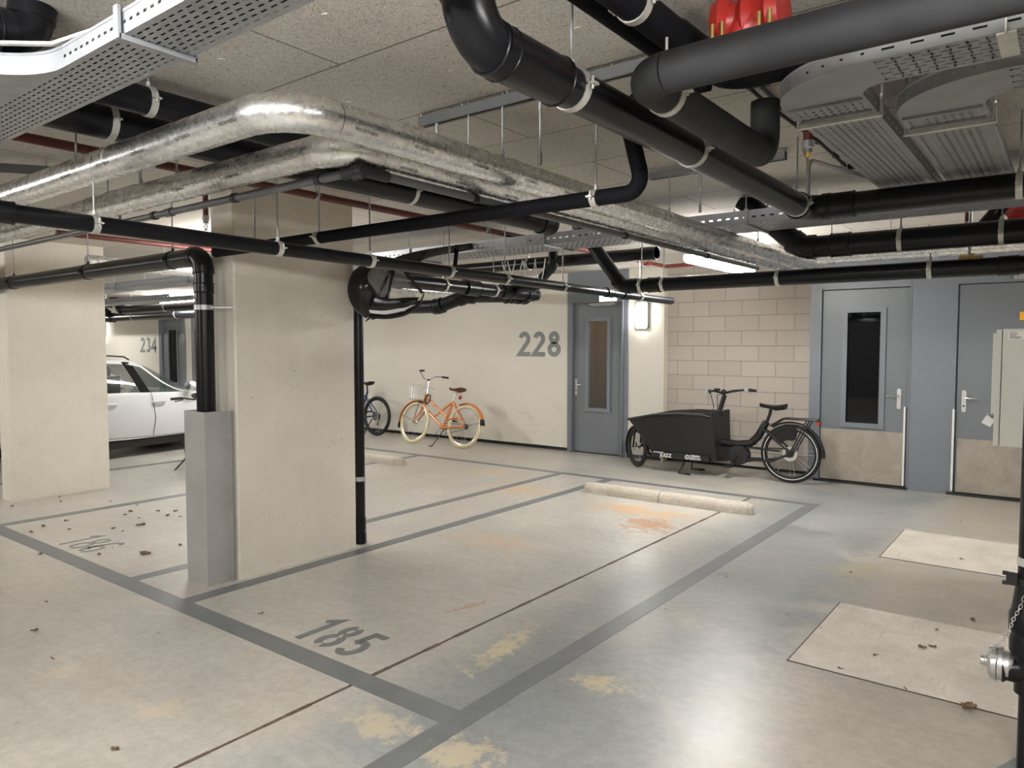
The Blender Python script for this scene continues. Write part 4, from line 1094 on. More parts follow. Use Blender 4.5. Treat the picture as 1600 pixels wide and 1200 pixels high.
# ================================================================== bicycles (local frame: x forward, y left, z up)
def wheel(root, name, c, R, tr, tire, rim, n=32, steer=0, hub='chrome', disc=False, rimw=.011, cog=False):
    """wheel with tyre, rim, hub and spokes as sub-parts; steer turns it about the vertical"""
    Mx = Matrix.Translation(V(c)) @ Matrix.Rotation(steer, 4, 'Z')
    ax = Mx.to_3x3() @ V((0,1,0)); c = V(c); fw = Mx.to_3x3() @ V((1,0,0))
    w = MB().torus(c, ax, R-tr, tr, 48, 12).build('tyre', M[tire])
    w.name = name; w.parent = root
    MB().torus(c, ax, R-2*tr-.004, rimw, 48, 8).build('rim', M[rim], w)
    h = MB().lathe(c-ax*.05, ax, [(0,.008),(.012,.012),(.015,.028),(.02,.028),(.025,.017),(.075,.017),(.08,.028),(.085,.028),(.088,.012),(.10,.008)], 14); h.build('hub', M[hub], w)
    if disc: MB().lathe(c+ax*.035, ax, [(0,.085),(.002,.085),(.002,.055),(0,.055)], 24).build('brake_disc', M['chrome'], w)
    if cog: MB().lathe(c-ax*.045, ax, [(0,.045),(.02,.036),(.02,.015)], 20).build('sprocket', M['darkplastic'], w)
    s = MB(); Ri = R-2*tr-.008
    for i in range(n):
        a = 2*PI*i/n; sd = 1 if i % 2 else -1; b = a + (.55 if (i//2) % 2 else -.55)*.35
        p0 = c + ax*(sd*.03) + (fw*math.cos(a)+V((0,0,1))*math.sin(a))*.026
        p1 = c + (fw*math.cos(b)+V((0,0,1))*math.sin(b))*Ri
        s.tube([p0,p1], .0013, 4, caps=False)
    s.build('spokes', M['galv'], w)
    return w
def T(m, pts, r, seg=10, mi=0): return m.tube(pts, r, seg, mi=mi)
def fender(root, c, R, a0, a1, w, mat, steer=0, tip=None):
    ax = Matrix.Rotation(steer, 3, 'Z'); c = V(c)
    rows = []; n = 20
    for i in range(n+1):
        a = math.radians(a0+(a1-a0)*i/n)
        rows.append([c + ax @ V(((R+dz)*math.cos(a), y, (R+dz)*math.sin(a))) for y, dz in ((-w,-.012),(-w*.7,.006),(0,.012),(w*.7,.006),(w,-.012),(w*.7,-.001),(0,.006),(-w*.7,-.001))])
    f = MB().grid(rows, closed_u=True); f.add(rows[0],[tuple(range(8))]); f.add(rows[-1],[tuple(range(8))])
    o = f.build('mudguard', M[mat], root)
    if tip:
        a = math.radians(a1); rows = []
        for i in range(4):
            aa = a + (1 if a1 > a0 else -1)*math.radians(i*5); k = 1.12+.1*i
            rows.append([c + ax @ V(((R+dz)*math.cos(aa), y*k, (R+dz)*math.sin(aa))) for y, dz in ((-w,-.016),(-w*.7,.008),(0,.015),(w*.7,.008),(w,-.016),(w*.7,-.004),(0,.003),(-w*.7,-.004))])
        m = MB().grid(rows, closed_u=True); m.add(rows[0],[tuple(range(8))]); m.add(rows[-1],[tuple(range(8))]); m.build('mudflap', M[tip], o)
    return o
def saddle(root, c, mat, L=.26, wd=.15):
    m = MB(); rows = []; c = V(c)
    for i in range(11):
        t = i/10; x = c.x - L*.55 + L*t; w = wd/2*(1-t)**.7*.95+.022
        if t < .12: w *= .8+.2*t/.12
        z = c.z + .02*(1-2*t)**2 - .004
        rows.append([(x, c.y+w*math.cos(a), z+(.014*math.sin(a) if math.sin(a) > 0 else .052*math.sin(a)*(1 if t < .5 else .6))) for a in [2*PI*k/14 for k in range(14)]])
    m.grid(rows, closed_u=True); m.add(rows[0],[tuple(range(14))]); m.add(rows[-1],[tuple(range(13,-1,-1))])
    return m.build('saddle', M[mat], root)
def pose(root, loc, heading_deg, lean=0):
    root.location = loc; root.rotation_euler = (math.radians(lean), 0, math.radians(heading_deg))

def orange_bike():
    B = thing('bicycle', 'orange city bicycle with cream tyres and a wire basket, parked against the cream wall', 'bicycle')
    R = .345; wb = 1.07; st = math.radians(-4)
    wheel(B, 'rear_wheel', (0,0,R), R, .024, 'cream', 'chrome', cog=True)
    wheel(B, 'front_wheel', (wb,0,R), R, .024, 'cream', 'chrome', steer=st)
    hd0, hd1 = V((wb-.14,0,.60)), V((wb-.17,0,.80)); bbk = V((.44,0,.29)); stp = V((.30,0,.74))
    m = MB()
    T(m, [hd0-V((-.008,0,.03)), hd1+V((-.008,0,.03))], .028, 14)
    T(m, [hd1-V((0,0,.02)), V((.37,0,.46))], .019); T(m, [hd0+V((0,0,.02)), bbk], .023)
    T(m, [V((.68,0,.445)), stp-V((0,0,.01))], .018)
    T(m, [bbk, stp], .022, 12); m.cyl(bbk-V((0,.04,0)), bbk+V((0,.04,0)), .026, 14)
    for y in (-.055,.055):
        T(m, [bbk+V((-.02,y*.6,0)), V((0,y,R-.01))], .013); T(m, [stp+V((0,y*.3,-.02)), V((.0,y,R+.01))], .012)
        T(m, [V((.385,y*.4,.42)), V((.12,y*.9,R+.13))], .011); m.cbox((0,y,R),(.05,.008,.06))
    m.build('frame', M['orange'], B)
    f = MB(); ct = V((wb-.12,0,.52))
    Rz = Matrix.Translation(V((wb,0,0))) @ Matrix.Rotation(st,4,'Z') @ Matrix.Translation(V((-wb,0,0)))
    for y in (-.05,.05): T(f, [Rz @ p for p in (V((wb-.155,y*.7,.585)), V((wb-.125,y,.5)), V((wb-.06,y,R+.08)), V((wb,y,R)))], [.014,.014,.012,.009])
    f.cyl(Rz @ V((wb-.155,-.05,.59)), Rz @ V((wb-.155,.05,.59)), .018, 12)
    f.build('fork', M['orange'], B)
    fender(B, (wb,0,R), R+.022, 128, -2, .042, 'orange', st, 'rubber')
    fender(B, (0,0,R), R+.022, 62, 160, .042, 'orange', 0, 'rubber')
    sg = MB()
    for y in (-.04,.04): T(sg, [V((0,y,R)), V((-.355,y*.9,R+.08))], .003, 6)
    for y in (-.04,.04): T(sg, [V((wb,y,R)), V((wb+.34,y*.8,R+.13))], .003, 6)
    sg.build('mudguard_stays', M['darkplastic'], B)
    sp = MB(); T(sp, [stp, V((.285,0,.87))], .013); sp.build('seat_post', M['chrome'], B)
    s = saddle(B, (.29,0,.93), 'brown', .28, .19)
    spn = MB()
    for y in (-.05,.05): spn.tube([(.21+.016*math.cos(i*1.05),y+.016*math.sin(i*1.05),.86+i*.0026) for i in range(24)], .003, 5)
    T(spn, [(.19,-.05,.858),(.34,0,.865),(.19,.05,.858)], .005, 6); spn.build('saddle_springs', M['chrome'], s)
    MB().lathe((.185,0,.80),(-1,0,0),[(0,.03),(.025,.03),(.03,.02)],14).build('rear_light', M['redlens'], B)
    h = MB(); sc = V((wb-.175,0,.85)); tp = V((wb-.17,0,1.05))
    T(h, [sc-V((0,0,.03)), tp], .011, 10); h.build('stem', M['chrome'], B)
    hb = MB(); side = []
    for s_ in (-1,1):
        side.append([tp+V((.01,0,.01)), tp+V((.05,s_*.07,.03)), tp+V((.03,s_*.19,.11)), tp+V((-.04,s_*.28,.12)), tp+V((-.15,s_*.31,.115))])
    hb.tube(list(reversed(side[0]))+side[1][1:], .011, 10); ho = hb.build('handlebar', M['chrome'], B)
    for k in side: MB().cyl(k[4], k[4]+(k[4]-k[3]).normalized()*-.12, .0165, 12).build('grip', M['rubber'], ho)
    MB().lathe(side[1][2]+V((0,0,.005)),(0,0,1),[(0,.008),(.012,.024),(.022,.024),(.034,.008),(.036,0.0001)],16).build('bell', M['chrome'], ho)
    MB().ball(tp+V((.01,0,.012)), .022).build('stem_clamp', M['rubber'], ho)
    # wire basket
    bk = MB(); x0, x1, yw, z0, z1 = wb-.19, wb+.08, .17, .72, .95
    for z, k in ((z0,.86),(z0+.12,.93),(z1,1)):
        cx = (x0+x1)/2; hx = (x1-x0)/2*k; hy = yw*k
        bk.tube([(cx-hx,-hy,z),(cx+hx,-hy,z),(cx+hx,hy,z),(cx-hx,hy,z)], .0032 if z < z1 else .0045, 6, closed=True)
    for i in range(7):
        t = i/6
        for y in (-yw,yw): T(bk, [(x0+.02+(x1-x0-.04)*t,y*.86,z0),(x0+(x1-x0)*t,y,z1)], .0024, 5)
        for x, q in ((x0,x0+.02),(x1,x1-.02)): T(bk, [(q,(-yw+2*yw*t)*.86,z0),(x,-yw+2*yw*t,z1)], .0024, 5)
        T(bk, [(x0+.02+(x1-x0-.04)*t,-yw*.86,z0),(x0+.02+(x1-x0-.04)*t,yw*.86,z0)], .0024, 5)
    bk.build('wire_basket', M['chrome'], B)
    bs = MB(); T(bs, [(wb-.1,-.06,.71),(wb,-.055,R)], .005, 6); T(bs, [(wb-.1,.06,.71),(wb,.055,R)], .005, 6); bs.cbox((wb-.10,0,.69),(.10,.14,.02)); bs.build('basket_bracket', M['darkplastic'], B)
    MB().torus((wb-.30,.1,.73),(.25,1,.1),.075,.010,24,8).build('cable_lock', M['rubber'], B)
    cr = MB(); cr.lathe(bbk-V((0,.05,0)),(0,-1,0),[(0,.02),(.004,.085),(.010,.085),(.012,.02)],28); cr.build('chainring', M['chrome'], B)
    for s_ in (-1,1):
        c = MB(); e = bbk+V((s_*.10,s_*.065,-s_*.135)); c.bar(bbk+V((0,s_*.065,0)), e, .012, .022, (0,1,0)); co = c.build('crank_arm', M['chrome'], B)
        MB().cbox(e+V((0,s_*.055,0)),(.09,.09,.02)).build('pedal', M['rubber'], co)
    ch = MB(); T(ch, [bbk+V((0,-.055,.085)), V((0,-.05,R+.04))], .005, 6); T(ch, [bbk+V((0,-.055,-.085)), V((0,-.05,R-.04))], .005, 6); ch.build('chain', M['darkplastic'], B)
    ks = MB(); T(ks, [bbk+V((-.05,.03,-.03)), V((.42,.22,-.03))], .008, 8); T(ks, [V((.42,.22,-.028)), V((.47,.235,-.03))], .009, 8); ks.build('kickstand', M['darkplastic'], B)
    return B
ob = orange_bike(); pose(ob, (-7.575,8.57,0), 180+1.5, 13)

def city_bike(label, frame_mat, R=.35, tr=.026, steer=0, kick=1, barz=.96):
    B = thing('bicycle', label, 'bicycle'); wb = 1.10
    wheel(B, 'rear_wheel', (0,0,R), R, tr, 'rubber', 'darkplastic', cog=True, disc=True)
    wheel(B, 'front_wheel', (wb,0,R), R, tr, 'rubber', 'darkplastic', steer=steer, disc=True)
    hd0, hd1 = V((wb-.13,0,.66)), V((wb-.17,0,.80)); bbk = V((.45,0,.30)); stp = V((.27,0,.78))
    m = MB(); T(m, [hd0-V((-.01,0,.03)), hd1+V((-.01,0,.03))], .026, 12); T(m, [hd1, stp-V((-.02,0,.10))], .020); T(m, [hd0, bbk], .028, 12)
    T(m, [bbk, stp], .019); m.cyl(bbk-V((0,.045,0)), bbk+V((0,.045,0)), .032, 14)
    for y in (-.06,.06):
        T(m, [bbk+V((-.02,y*.5,0)), V((.1,y*.9,R-.01)), V((0,y,R))], [.013,.012,.013]); T(m, [stp+V((.02,y*.3,-.12)), V((.0,y,R+.01))], .010)
    m.build('frame', M[frame_mat], B)
    f = MB(); Rz = Matrix.Translation(V((wb,0,0))) @ Matrix.Rotation(steer,4,'Z') @ Matrix.Translation(V((-wb,0,0)))
    for y in (-.055,.055): T(f, [Rz @ p for p in (V((wb-.12,y*.8,.64)), V((wb-.09,y,.56)), V((wb,y,R)))], [.017,.016,.011])
    f.cyl(Rz @ V((wb-.12,-.06,.64)), Rz @ V((wb-.12,.06,.64)), .02, 12); f.build('fork', M[frame_mat], B)
    MB().cyl(stp, V((.29,0,.90)), .014).build('seat_post', M['darkplastic'], B)
    saddle(B, (.32,0,.94), 'darkplastic', .28, .15)
    tp = V((wb-.19,0,barz)); MB().tube([hd1, tp, tp+V((.05,0,.02))], .014, 10).build('stem', M['darkplastic'], B)
    hb = MB(); tp2 = tp+V((.05,0,.02)); Rh = Matrix.Translation(tp2) @ Matrix.Rotation(steer,4,'Z') @ Matrix.Translation(-tp2)
    pts = [Rh @ (tp2+V((-.07 if abs(y) > .2 else 0,y,.03 if abs(y) > .1 else 0))) for y in (-.33,-.2,-.07,.07,.2,.33)]
    ho = hb.tube(pts, .012, 10).build('handlebar', M['darkplastic'], B)
    for a, b in ((pts[0],pts[1]),(pts[5],pts[4])):
        MB().cyl(a, a+(b-a)*.9, .017, 10).build('grip', M['rubber'], ho)
        e = MB(); T(e, [a+(b-a)*1.1, a+(b-a)*.9+V((.05,0,-.02)), a+(b-a)*.3+V((.06,0,-.03))], .007, 6); e.build('brake_lever', M['darkplastic'], ho)
    MB().cbox(tp2+V((.03,0,.05)),(.03,.07,.05)).build('display', M['darkplastic'], ho)
    MB().lathe(bbk-V((0,.05,0)),(0,-1,0),[(0,.02),(.004,.09),(.010,.09),(.012,.02)],24).build('chainring', M['darkplastic'], B)
    for s_ in (-1,1):
        e = bbk+V((s_*.12,s_*.07,-s_*.11)); co = MB().bar(bbk+V((0,s_*.07,0)), e, .012, .022, (0,1,0)).build('crank_arm', M['darkplastic'], B); MB().cbox(e+V((0,s_*.05,0)),(.09,.09,.02)).build('pedal', M['rubber'], co)
    d = MB(); T(d, [(0,-.07,R),(.02,-.075,R-.08),(.06,-.07,R-.17)], .012, 8); d.build('derailleur', M['darkplastic'], B)
    ks = MB(); T(ks, [(.06 if kick > 0 else .5,.06*kick,R-.05),(.10 if kick > 0 else .62,.36*kick if kick < 0 else .22,.0)], .010, 8); ks.build('kickstand', M['darkplastic'], B)
    return B
bb_ = city_bike('dark blue bicycle with fat black tyres, half hidden behind the near pillar', 'blue', .352, .028)
pose(bb_, (-9.86,8.86,0), 180, 3)
kb = city_bike('black bicycle mostly hidden behind the steel guard, only its bar, tyre and stand showing', 'mattblack', .34, .032, .62, -1, .92)
pose(kb, (-9.53,5.38,0), -29, 3)

# ================================================================== cargo bicycle
def cargo_bike():
    B = thing('cargo_bicycle', 'black electric cargo bicycle with a big front box, parked at the block wall', 'cargo bicycle')
    R = .345; Rf = .262; fx = 1.98; st = math.radians(-36)
    w = wheel(B, 'rear_wheel', (0,0,R), R, .030, 'rubber', 'darkplastic', 32, disc=True, rimw=.013)
    MB().torus((0,.0265,R),(0,1,0),R-.042,.0042,44,6).build('reflective_line', M['whiteprint'], w)
    wheel(B, 'front_wheel', (fx,0,Rf), Rf, .028, 'rubber', 'darkplastic', 28, steer=st, disc=True)
    m = MB(); bbk = V((.60,0,.28))
    # main tube: low spine, seat-tube sweep, steering tube
    T(m, [V((.98,0,.42)), V((.62,0,.405)), V((.47,0,.43)), V((.38,0,.52)), V((.285,0,.70))], [.05,.048,.047,.047,.043], 14)
    T(m, [V((.98,0,.42)), V((.92,0,.62)), V((.84,0,.80))], .038, 12)
    T(m, [V((1.02,0,.20)), V((.98,0,.42))], .03, 12)
    T(m, [V((.62,0,.23)), V((1.0,0,.18)), V((1.8,0,.18)), V((1.92,0,.34))], .024, 12)
    T(m, [V((.60,0,.40)), bbk], .03)
    T(m, [V((1.92,0,.33)), V((1.90,0,.52))], .026, 12)
    for y in (-.07,.07):
        T(m, [V((.58,y*.6,.235)), V((.2,y,.245)), V((0,y,R))], [.017,.015,.014]); T(m, [V((.33,y*.4,.62)), V((.22,y*.8,.56)), V((0,y,R+.02))], .011)
        m.cbox((0,y,R),(.07,.01,.07))
    m.build('frame', M['mattblack'], B)
    f = MB(); Rz = Matrix.Translation(V((fx,0,0))) @ Matrix.Rotation(st,4,'Z') @ Matrix.Translation(V((-fx,0,0)))
    for y in (-.06,.06): T(f, [Rz @ p for p in (V((fx-.06,y*.8,.53)), V((fx-.04,y,.46)), V((fx,y,Rf)))], [.016,.016,.012])
    f.cyl(Rz @ V((fx-.06,-.06,.53)), Rz @ V((fx-.06,.06,.53)), .018); f.build('fork', M['mattblack'], B)
    fender(B, (fx,0,Rf), Rf+.02, 100, -25, .036, 'mattblack', st); fender(B, (fx,0,Rf), Rf+.02, 100, 190, .036, 'mattblack', st)
    # box: flared tub, sections from the rear (x=.86) to the nose (x=2.14)
    zb = .20
    outer0 = [(.87,.22,.75,.20,.30),(.95,.19,.765,.215,.32),(1.3,.19,.765,.22,.335),(1.66,.19,.735,.20,.325),(1.76,.21,.72,.19,.315),(1.86,.34,.70,.20,.30),(2.0,.51,.675,.21,.27),(2.12,.635,.65,.20,.22)]
    outer = [(.87+(x-.87)*.905,)+q for x, *q in [(a[0],)+a[1:] for a in outer0] for q in [tuple(q)]]
    def tub(k, inset):
        rows = []
        for x, z0, z1, wb_, wt in outer:
            z0 = min(z0+inset, z1-.003); a = wb_-inset; b = wt-inset
            rows.append([(x,-b,z1),(x,-(a*.45+b*.55),z0+(z1-z0)*.55),(x,-a,z0+.03*(1 if z1-z0 > .1 else 0)),(x,-a+.03,z0),(x,a-.03,z0),(x,a,z0+.03*(1 if z1-z0 > .1 else 0)),(x,(a*.45+b*.55),z0+(z1-z0)*.55),(x,b,z1)])
        return rows
    ro = tub(1,0); ri = tub(1,.035)
    bx = MB(); bx.grid(ro); bx.grid(ri)
    bx.add(ro[0],[tuple(range(8))]); bx.add(ri[1],[tuple(range(8))])
    for i in range(len(ro)-1):
        for k in (0,7): bx.add([ro[i][k],ro[i+1][k],ri[i+1][k],ri[i][k]],[(0,1,2,3)])
    box = bx.build('cargo_box', M['boxblack'], B, angle=25)
    rim = MB()
    rp = [V(r[0]) for r in ro]; rq = [V(r[7]) for r in ro]
    rim.tube(rp+[V((2.035,-.1,.645)),V((2.035,.1,.645))]+rq[::-1], .017, 8); rim.tube([rp[0],rq[0]], .017, 8)
    rim.build('box_rim', M['darkplastic'], box)
    rl = MB(); rl.tube([V(p)+V((0,.0,.012)) for p in rq[1:]], .006, 6); rl.build('rim_rail', M['galv'], box)
    pr = []
    rp_ = MB(); rp_.add([(.845,-.31,.80),(.845,.31,.80),(.80,.24,.21),(.80,-.24,.21),(.875,-.31,.80),(.875,.31,.80),(.86,.24,.21),(.86,-.24,.21)],[(0,1,2,3),(7,6,5,4),(0,4,5,1),(1,5,6,2),(2,6,7,3),(3,7,4,0)])
    rp_.build('rear_panel', M['boxblack'], box, smooth=False)
    MB().cbox((1.2,0,.46),(.30,.46,.03)).build('bench', M['darkplastic'], box, smooth=False)
    ts = MB(); ts.add([(x,.236+d,z) for d in (0,.004) for x, z in ((.90,.19),(1.68,.19),(1.62,.265),(.90,.265))],[(4,5,6,7),(0,1,5,4),(1,2,6,5),(2,3,7,6),(3,0,4,7)])
    ts.build('side_skirt', M['darkplastic'], box, smooth=False)
    # lettering on the left flank, seen from the lane (+y side faces the lane)
    def flank(x, z, s_, size, nm, bold=0):
        Mx = Matrix(((-1,0,0),(0,0,1),(0,1,0))).transposed().to_4x4()
        Mx = Matrix(((-1,0,0,x),(0,0,1,.2425),(0,1,0,z),(0,0,0,1)))
        text(s_, size, Mx, M['whiteprint'], nm, box, .0008, bold)
    flank(1.56,.256,'POWERED BY',.022,'lettering',.0006); flank(1.46,.222,'JUIZZ',.062,'lettering',.0015)
    flank(1.075,.245,'URBAN',.040,'lettering',.0006); flank(1.072,.211,'ARROW',.040,'lettering',.0006); 
    lg = MB(); lg.torus((1.175,.244,.228),(0,1,0),.024,.0045,20,6); lg.bar((1.175,.244,.207),(1.175,.244,.247),.006,.003,(0,1,0)); lg.build('round_logo', M['whiteprint'], box)
    # steering column and bar
    ms = MB(); T(ms, [(.86,0,.80),(.80,0,1.0)], .029, 12); ms.cyl((.845,0,.78),(.87,0,.72),.034,12); ms.build('steering_column', M['mattblack'], B)
    tp = V((.795,0,1.02)); Rh = Matrix.Translation(tp) @ Matrix.Rotation(st,4,'Z') @ Matrix.Translation(-tp)
    hp = [Rh @ p for p in (tp+V((-.17,-.32,.035)), tp+V((-.06,-.27,.045)), tp+V((.03,-.13,.03)), tp+V((.03,0,0)), tp+V((.03,.13,.03)), tp+V((-.06,.27,.045)), tp+V((-.17,.32,.035)))]
    ho = MB().tube(hp, .0125, 10).build('handlebar', M['mattblack'], B)
    for a, b in ((hp[0],hp[1]),(hp[6],hp[5])):
        MB().cyl(a, b, .018, 12).build('grip', M['rubber'], ho)
        e = MB(); T(e, [b, b+(a-b)*.1+V((.05,0,-.02)), a+V((.06,0,-.03))], .007, 6); e.cbox(b+V((0,0,.0)),(.05,.05,.04)); e.build('brake_lever', M['galv'], ho)
    e = MB(); e.ball(Rh @ (tp+V((.03,0,.015))), .035); e.cbox(Rh @ (tp+V((-.01,.12,.05))),(.06,.05,.03)); e.build('control_unit', M['darkplastic'], ho)
    cb = MB(); T(cb, [hp[5], tp+V((.14,.1,-.02)), V((.92,.04,.85)), V((.95,.04,.6))], .005, 6); T(cb, [hp[1], tp+V((.13,-.08,-.03)), V((.9,-.03,.85)), V((.95,-.03,.6))], .005, 6); cb.build('control_cables', M['darkplastic'], B)
    MB().tube([(.285,0,.69),(.25,0,.79),(.235,0,.86)], .019, 10).build('seat_post', M['mattblack'], B)
    saddle(B, (.23,0,.895), 'darkplastic', .30, .17)
    # motor, crank, chain guard
    mo = MB().lathe(bbk-V((0,.07,0)),(0,1,0),[(0,.08),(.02,.12),(.11,.12),(.135,.10),(.14,.03)],26); mo.build('motor', M['darkplastic'], B)
    MB().lathe(bbk+V((.0,.07,0)),(0,1,0),[(0,.118),(.012,.118),(.016,.085),(.016,.02)],30).build('motor_cover', M['mattblack'], B)
    for s_ in (-1,1):
        e_ = bbk+V((s_*.09,s_*.10,-s_*.13)); co = MB().bar(bbk+V((0,s_*.10,0)), e_, .014, .026, (0,1,0)).build('crank_arm', M['darkplastic'], B); MB().cbox(e_+V((0,s_*.055,0)),(.10,.10,.022)).build('pedal', M['rubber'], co)
    cg = MB(); cg.bar((.52,-.065,.37),(.03,-.06,R+.045),.02,.012); cg.bar((.52,-.065,.195),(.03,-.06,R-.045),.02,.012); cg.bar((.5,.06,.385),(.1,.075,.375),.012,.02); cg.build('belt', M['rubber'], B)
    fender(B, (0,0,R), R+.022, 55, 168, .04, 'mattblack', 0, 'rubber')
    # coat guard beside the wheel
    rows = [[(r*math.cos(math.radians(a)),y,R+r*math.sin(math.radians(a))) for r in (.16,R-.005)] for a in range(40,112,8) for y in (.048,)]
    for s_ in (1,-1):
        g = MB(); rr = [[(p[0],p[1]*s_,p[2]) for p in r] for r in rows]; g.grid(rr); g.grid([[(p[0],p[1]+.004,p[2]) for p in r] for r in rr]); g.build('coat_guard', M['meshguard'], B)
    rk = MB()
    for y in (-.065,.065):
        rk.tube([(.23,y*.6,.66),(.08,y,.755),(-.30,y,.755)], .011, 8); rk.tube([(-.19,y,.755),(-.02,y*1.3,R+.03)], .008, 8); rk.tube([(-.23,y,.755),(-.03,y*1.3,R+.0)], .008, 8)
    for x in (.06,-.1,-.29): rk.cyl((x,-.065,.755),(x,.065,.755), .008, 8)
    rk.build('luggage_rack', M['mattblack'], B)
    MB().cbox((-.305,0,.72),(.03,.10,.045)).build('rear_light', M['redlens'], B)
    ks = MB()
    for y in (-.20,.20): ks.tube([(1.24,y*.5,.20),(1.30,y,.012),(1.14,y*1.15,.012),(1.20,y*.9,.012)], .011, 8)
    ks.cyl((1.24,-.1,.19),(1.24,.1,.19), .014, 8); ks.build('double_stand', M['mattblack'], B)
    return B
cg_ = cargo_bike(); pose(cg_, (-2.58,8.72,0), 181, 0)
# ================================================================== white estate car (local: x forward, y left)
def car():
    C = thing('car', 'white estate car parked between the pillars on the left, nose toward the wall', 'car')
    W = .91
    # lower body: stations (x, z_bottom, z_belt, half width at belt, half width at sill)
    st0 = [(0,.42,.80,.62,.60),(.05,.36,.86,.76,.72),(.25,.30,.94,.86,.82),(.7,.26,.955,.905,.87),(1.2,.22,.945,.91,.885),(2.0,.20,.93,.91,.885),(2.8,.20,.91,.91,.885),(3.3,.20,.90,.905,.885),
          (3.6,.22,.885,.895,.87),(4.0,.24,.83,.87,.85),(4.35,.26,.76,.80,.79),(4.58,.28,.66,.66,.66),(4.68,.34,.56,.48,.48)]
    st = [(a[0]*.876,)+a[1:] for a in st0]
    rows = []
    for x, z0, z1, w1, w0 in st:
        h = z1-z0
        half = [(0,z0),(w0*.8,z0),(w0,z0+.06),(w1*1.005,z0+h*.32),(w1*1.012,z0+h*.55),(w1*1.0,z0+h*.72),(w1*.985,z0+h*.9),(w1*.95,z1),(w1*.5,z1+.03*(1 if x > 3.4 or x < .2 else 0)),(0,z1+.045*(1 if x > 3.4 else 0))]
        rows.append([(x,y,z) for y, z in half]+[(x,-y,z) for y, z in half[-2:0:-1]])
    m = MB(); m.grid(rows, closed_u=True); n = len(rows[0]); m.add(rows[0],[tuple(range(n))]); m.add(rows[-1],[tuple(range(n))])
    m.build('body', M['carwhite'], C, angle=30)
    # glasshouse: a dark glazed shell with the roof and pillars over it
    gh = [(.14,.95,1.02,.78,.74),(.34,.95,1.30,.80,.66),(.56,.955,1.38,.82,.62),(.95,.945,1.42,.835,.63),(1.45,.93,1.43,.84,.635),(1.9,.92,1.405,.84,.63),(2.2,.91,1.34,.83,.61),(2.55,.90,1.15,.80,.64),(2.92,.89,.93,.76,.73)]
    def at_(x, t, grow=0):
        """point on the glasshouse side at station x, t=0 belt .. 1 roof edge"""
        for a, b in zip(gh, gh[1:]):
            if a[0] <= x <= b[0]:
                k = (x-a[0])/(b[0]-a[0]); z0, z1, w0, w1 = [a[i]+(b[i]-a[i])*k for i in (1,2,3,4)]
                w = w0+(w1-w0)*(t**1.15)
                return (x, w+grow, z0+(z1-.035-z0)*t)
    sh = []
    for x, z0, z1, w0, w1 in gh:
        half = [(at_(x,t)[1], at_(x,t)[2]) for t in (0,.25,.5,.75,1)] + [(w1*.7,z1-.008),(0,z1)]
        sh.append([(x,y,z) for y, z in half]+[(x,-y,z) for y, z in half[-2::-1]])
    # roof skin (white)
    rf = MB(); rf.grid([[p for p in r[4:9]] for r in sh[1:7]]); rf.grid([[(p[0],p[1],p[2]-.03) for p in r[4:9]] for r in sh[1:7]])
    rf.build('roof', M['carwhite'], C, angle=30)
    for nm, a, b in (('windscreen',6,9),('rear_window',0,2)):
        g = MB(); g.grid([r[4:9] for r in sh[a:b]]); g.build(nm, M['carglass'], C)
    for s_ in (1,-1):
        def quad_strip(x0f, x1f, t0, t1, nx=10, nt=6, grow=.004):
            rows = []
            for i in range(nx+1):
                r = []
                for j in range(nt+1):
                    t = t0+(t1-t0)*j/nt; xa, xb = x0f(t), x1f(t); x = xa+(xb-xa)*i/nx
                    p = at_(max(.15,min(2.91,x)), t, grow); r.append((p[0],p[1]*s_,p[2]))
                rows.append(r)
            return MB().grid(rows)
        A = lambda t: 2.88-.74*t**.9   # windscreen edge
        quad_strip(lambda t: 2.14-.16*t, lambda t: A(t)-.08, .03, .93).build('front_side_window', M['carglass'], C)
        quad_strip(lambda t: 1.24-.12*t, lambda t: 1.98-.16*t, .03, .93).build('rear_side_window', M['carglass'], C)
        quad_strip(lambda t: .44+.18*t, lambda t: 1.15-.12*t, .05, .88).build('quarter_window', M['carglass'], C)
        p = quad_strip(lambda t: 1.98-.16*t, lambda t: 2.14-.16*t, 0, 1, 2, 6, .008); p.build('door_pillar', M['carblack'], C)
        p = quad_strip(lambda t: 1.15-.12*t, lambda t: 1.24-.12*t, 0, 1, 2, 6, .008); p.build('door_pillar', M['carblack'], C)
        p = quad_strip(lambda t: A(t)-.08, lambda t: min(2.91,A(t)+.0), 0, 1, 2, 8, .008); p.build('windscreen_pillar', M['carwhite'], C)
        p = quad_strip(lambda t: .38+.18*t, lambda t: A(t)-.06, .92, 1.04, 14, 1, .008); p.build('roof_edge', M['carwhite'], C)
        p = MB().tube([at_(x,-.0,.012)[0:1]+(at_(x,0,.012)[1]*s_,at_(x,0)[2]) for x in [.4+.26*i for i in range(10)]], .008, 6); p.build('window_trim', M['darkplastic'], C)
        rr = MB().tube([(x, s_*.585, z) for x, z in ((.5,1.36),(.55,1.42),(1.0,1.462),(1.5,1.472),(1.9,1.446),(1.98,1.40))], .012, 8); rr.build('roof_rail', M['darkplastic'], C)
        for x in (1.47,2.22):
            h = MB().tube([(x-.10,s_*.92,.775),(x-.07,s_*.95,.785),(x+.07,s_*.95,.785),(x+.10,s_*.92,.775)], .018, 8, sq=(1,1)); h.build('door_handle', M['carwhite'], C)
        mm_ = MB().ball((2.72,s_*1.0,1.0), .10, 14, 8, 0, (.75,1.0,.72)); mm_.cyl((2.74,s_*.86,.95),(2.72,s_*.95,.97),.025,8); mo = mm_.build('door_mirror', M['carwhite'], C)
        MB().lathe((2.65,s_*1.0,1.0),(-1,0,0),[(0,.07),(.004,.068)],16).build('mirror_glass', M['chrome'], mo)
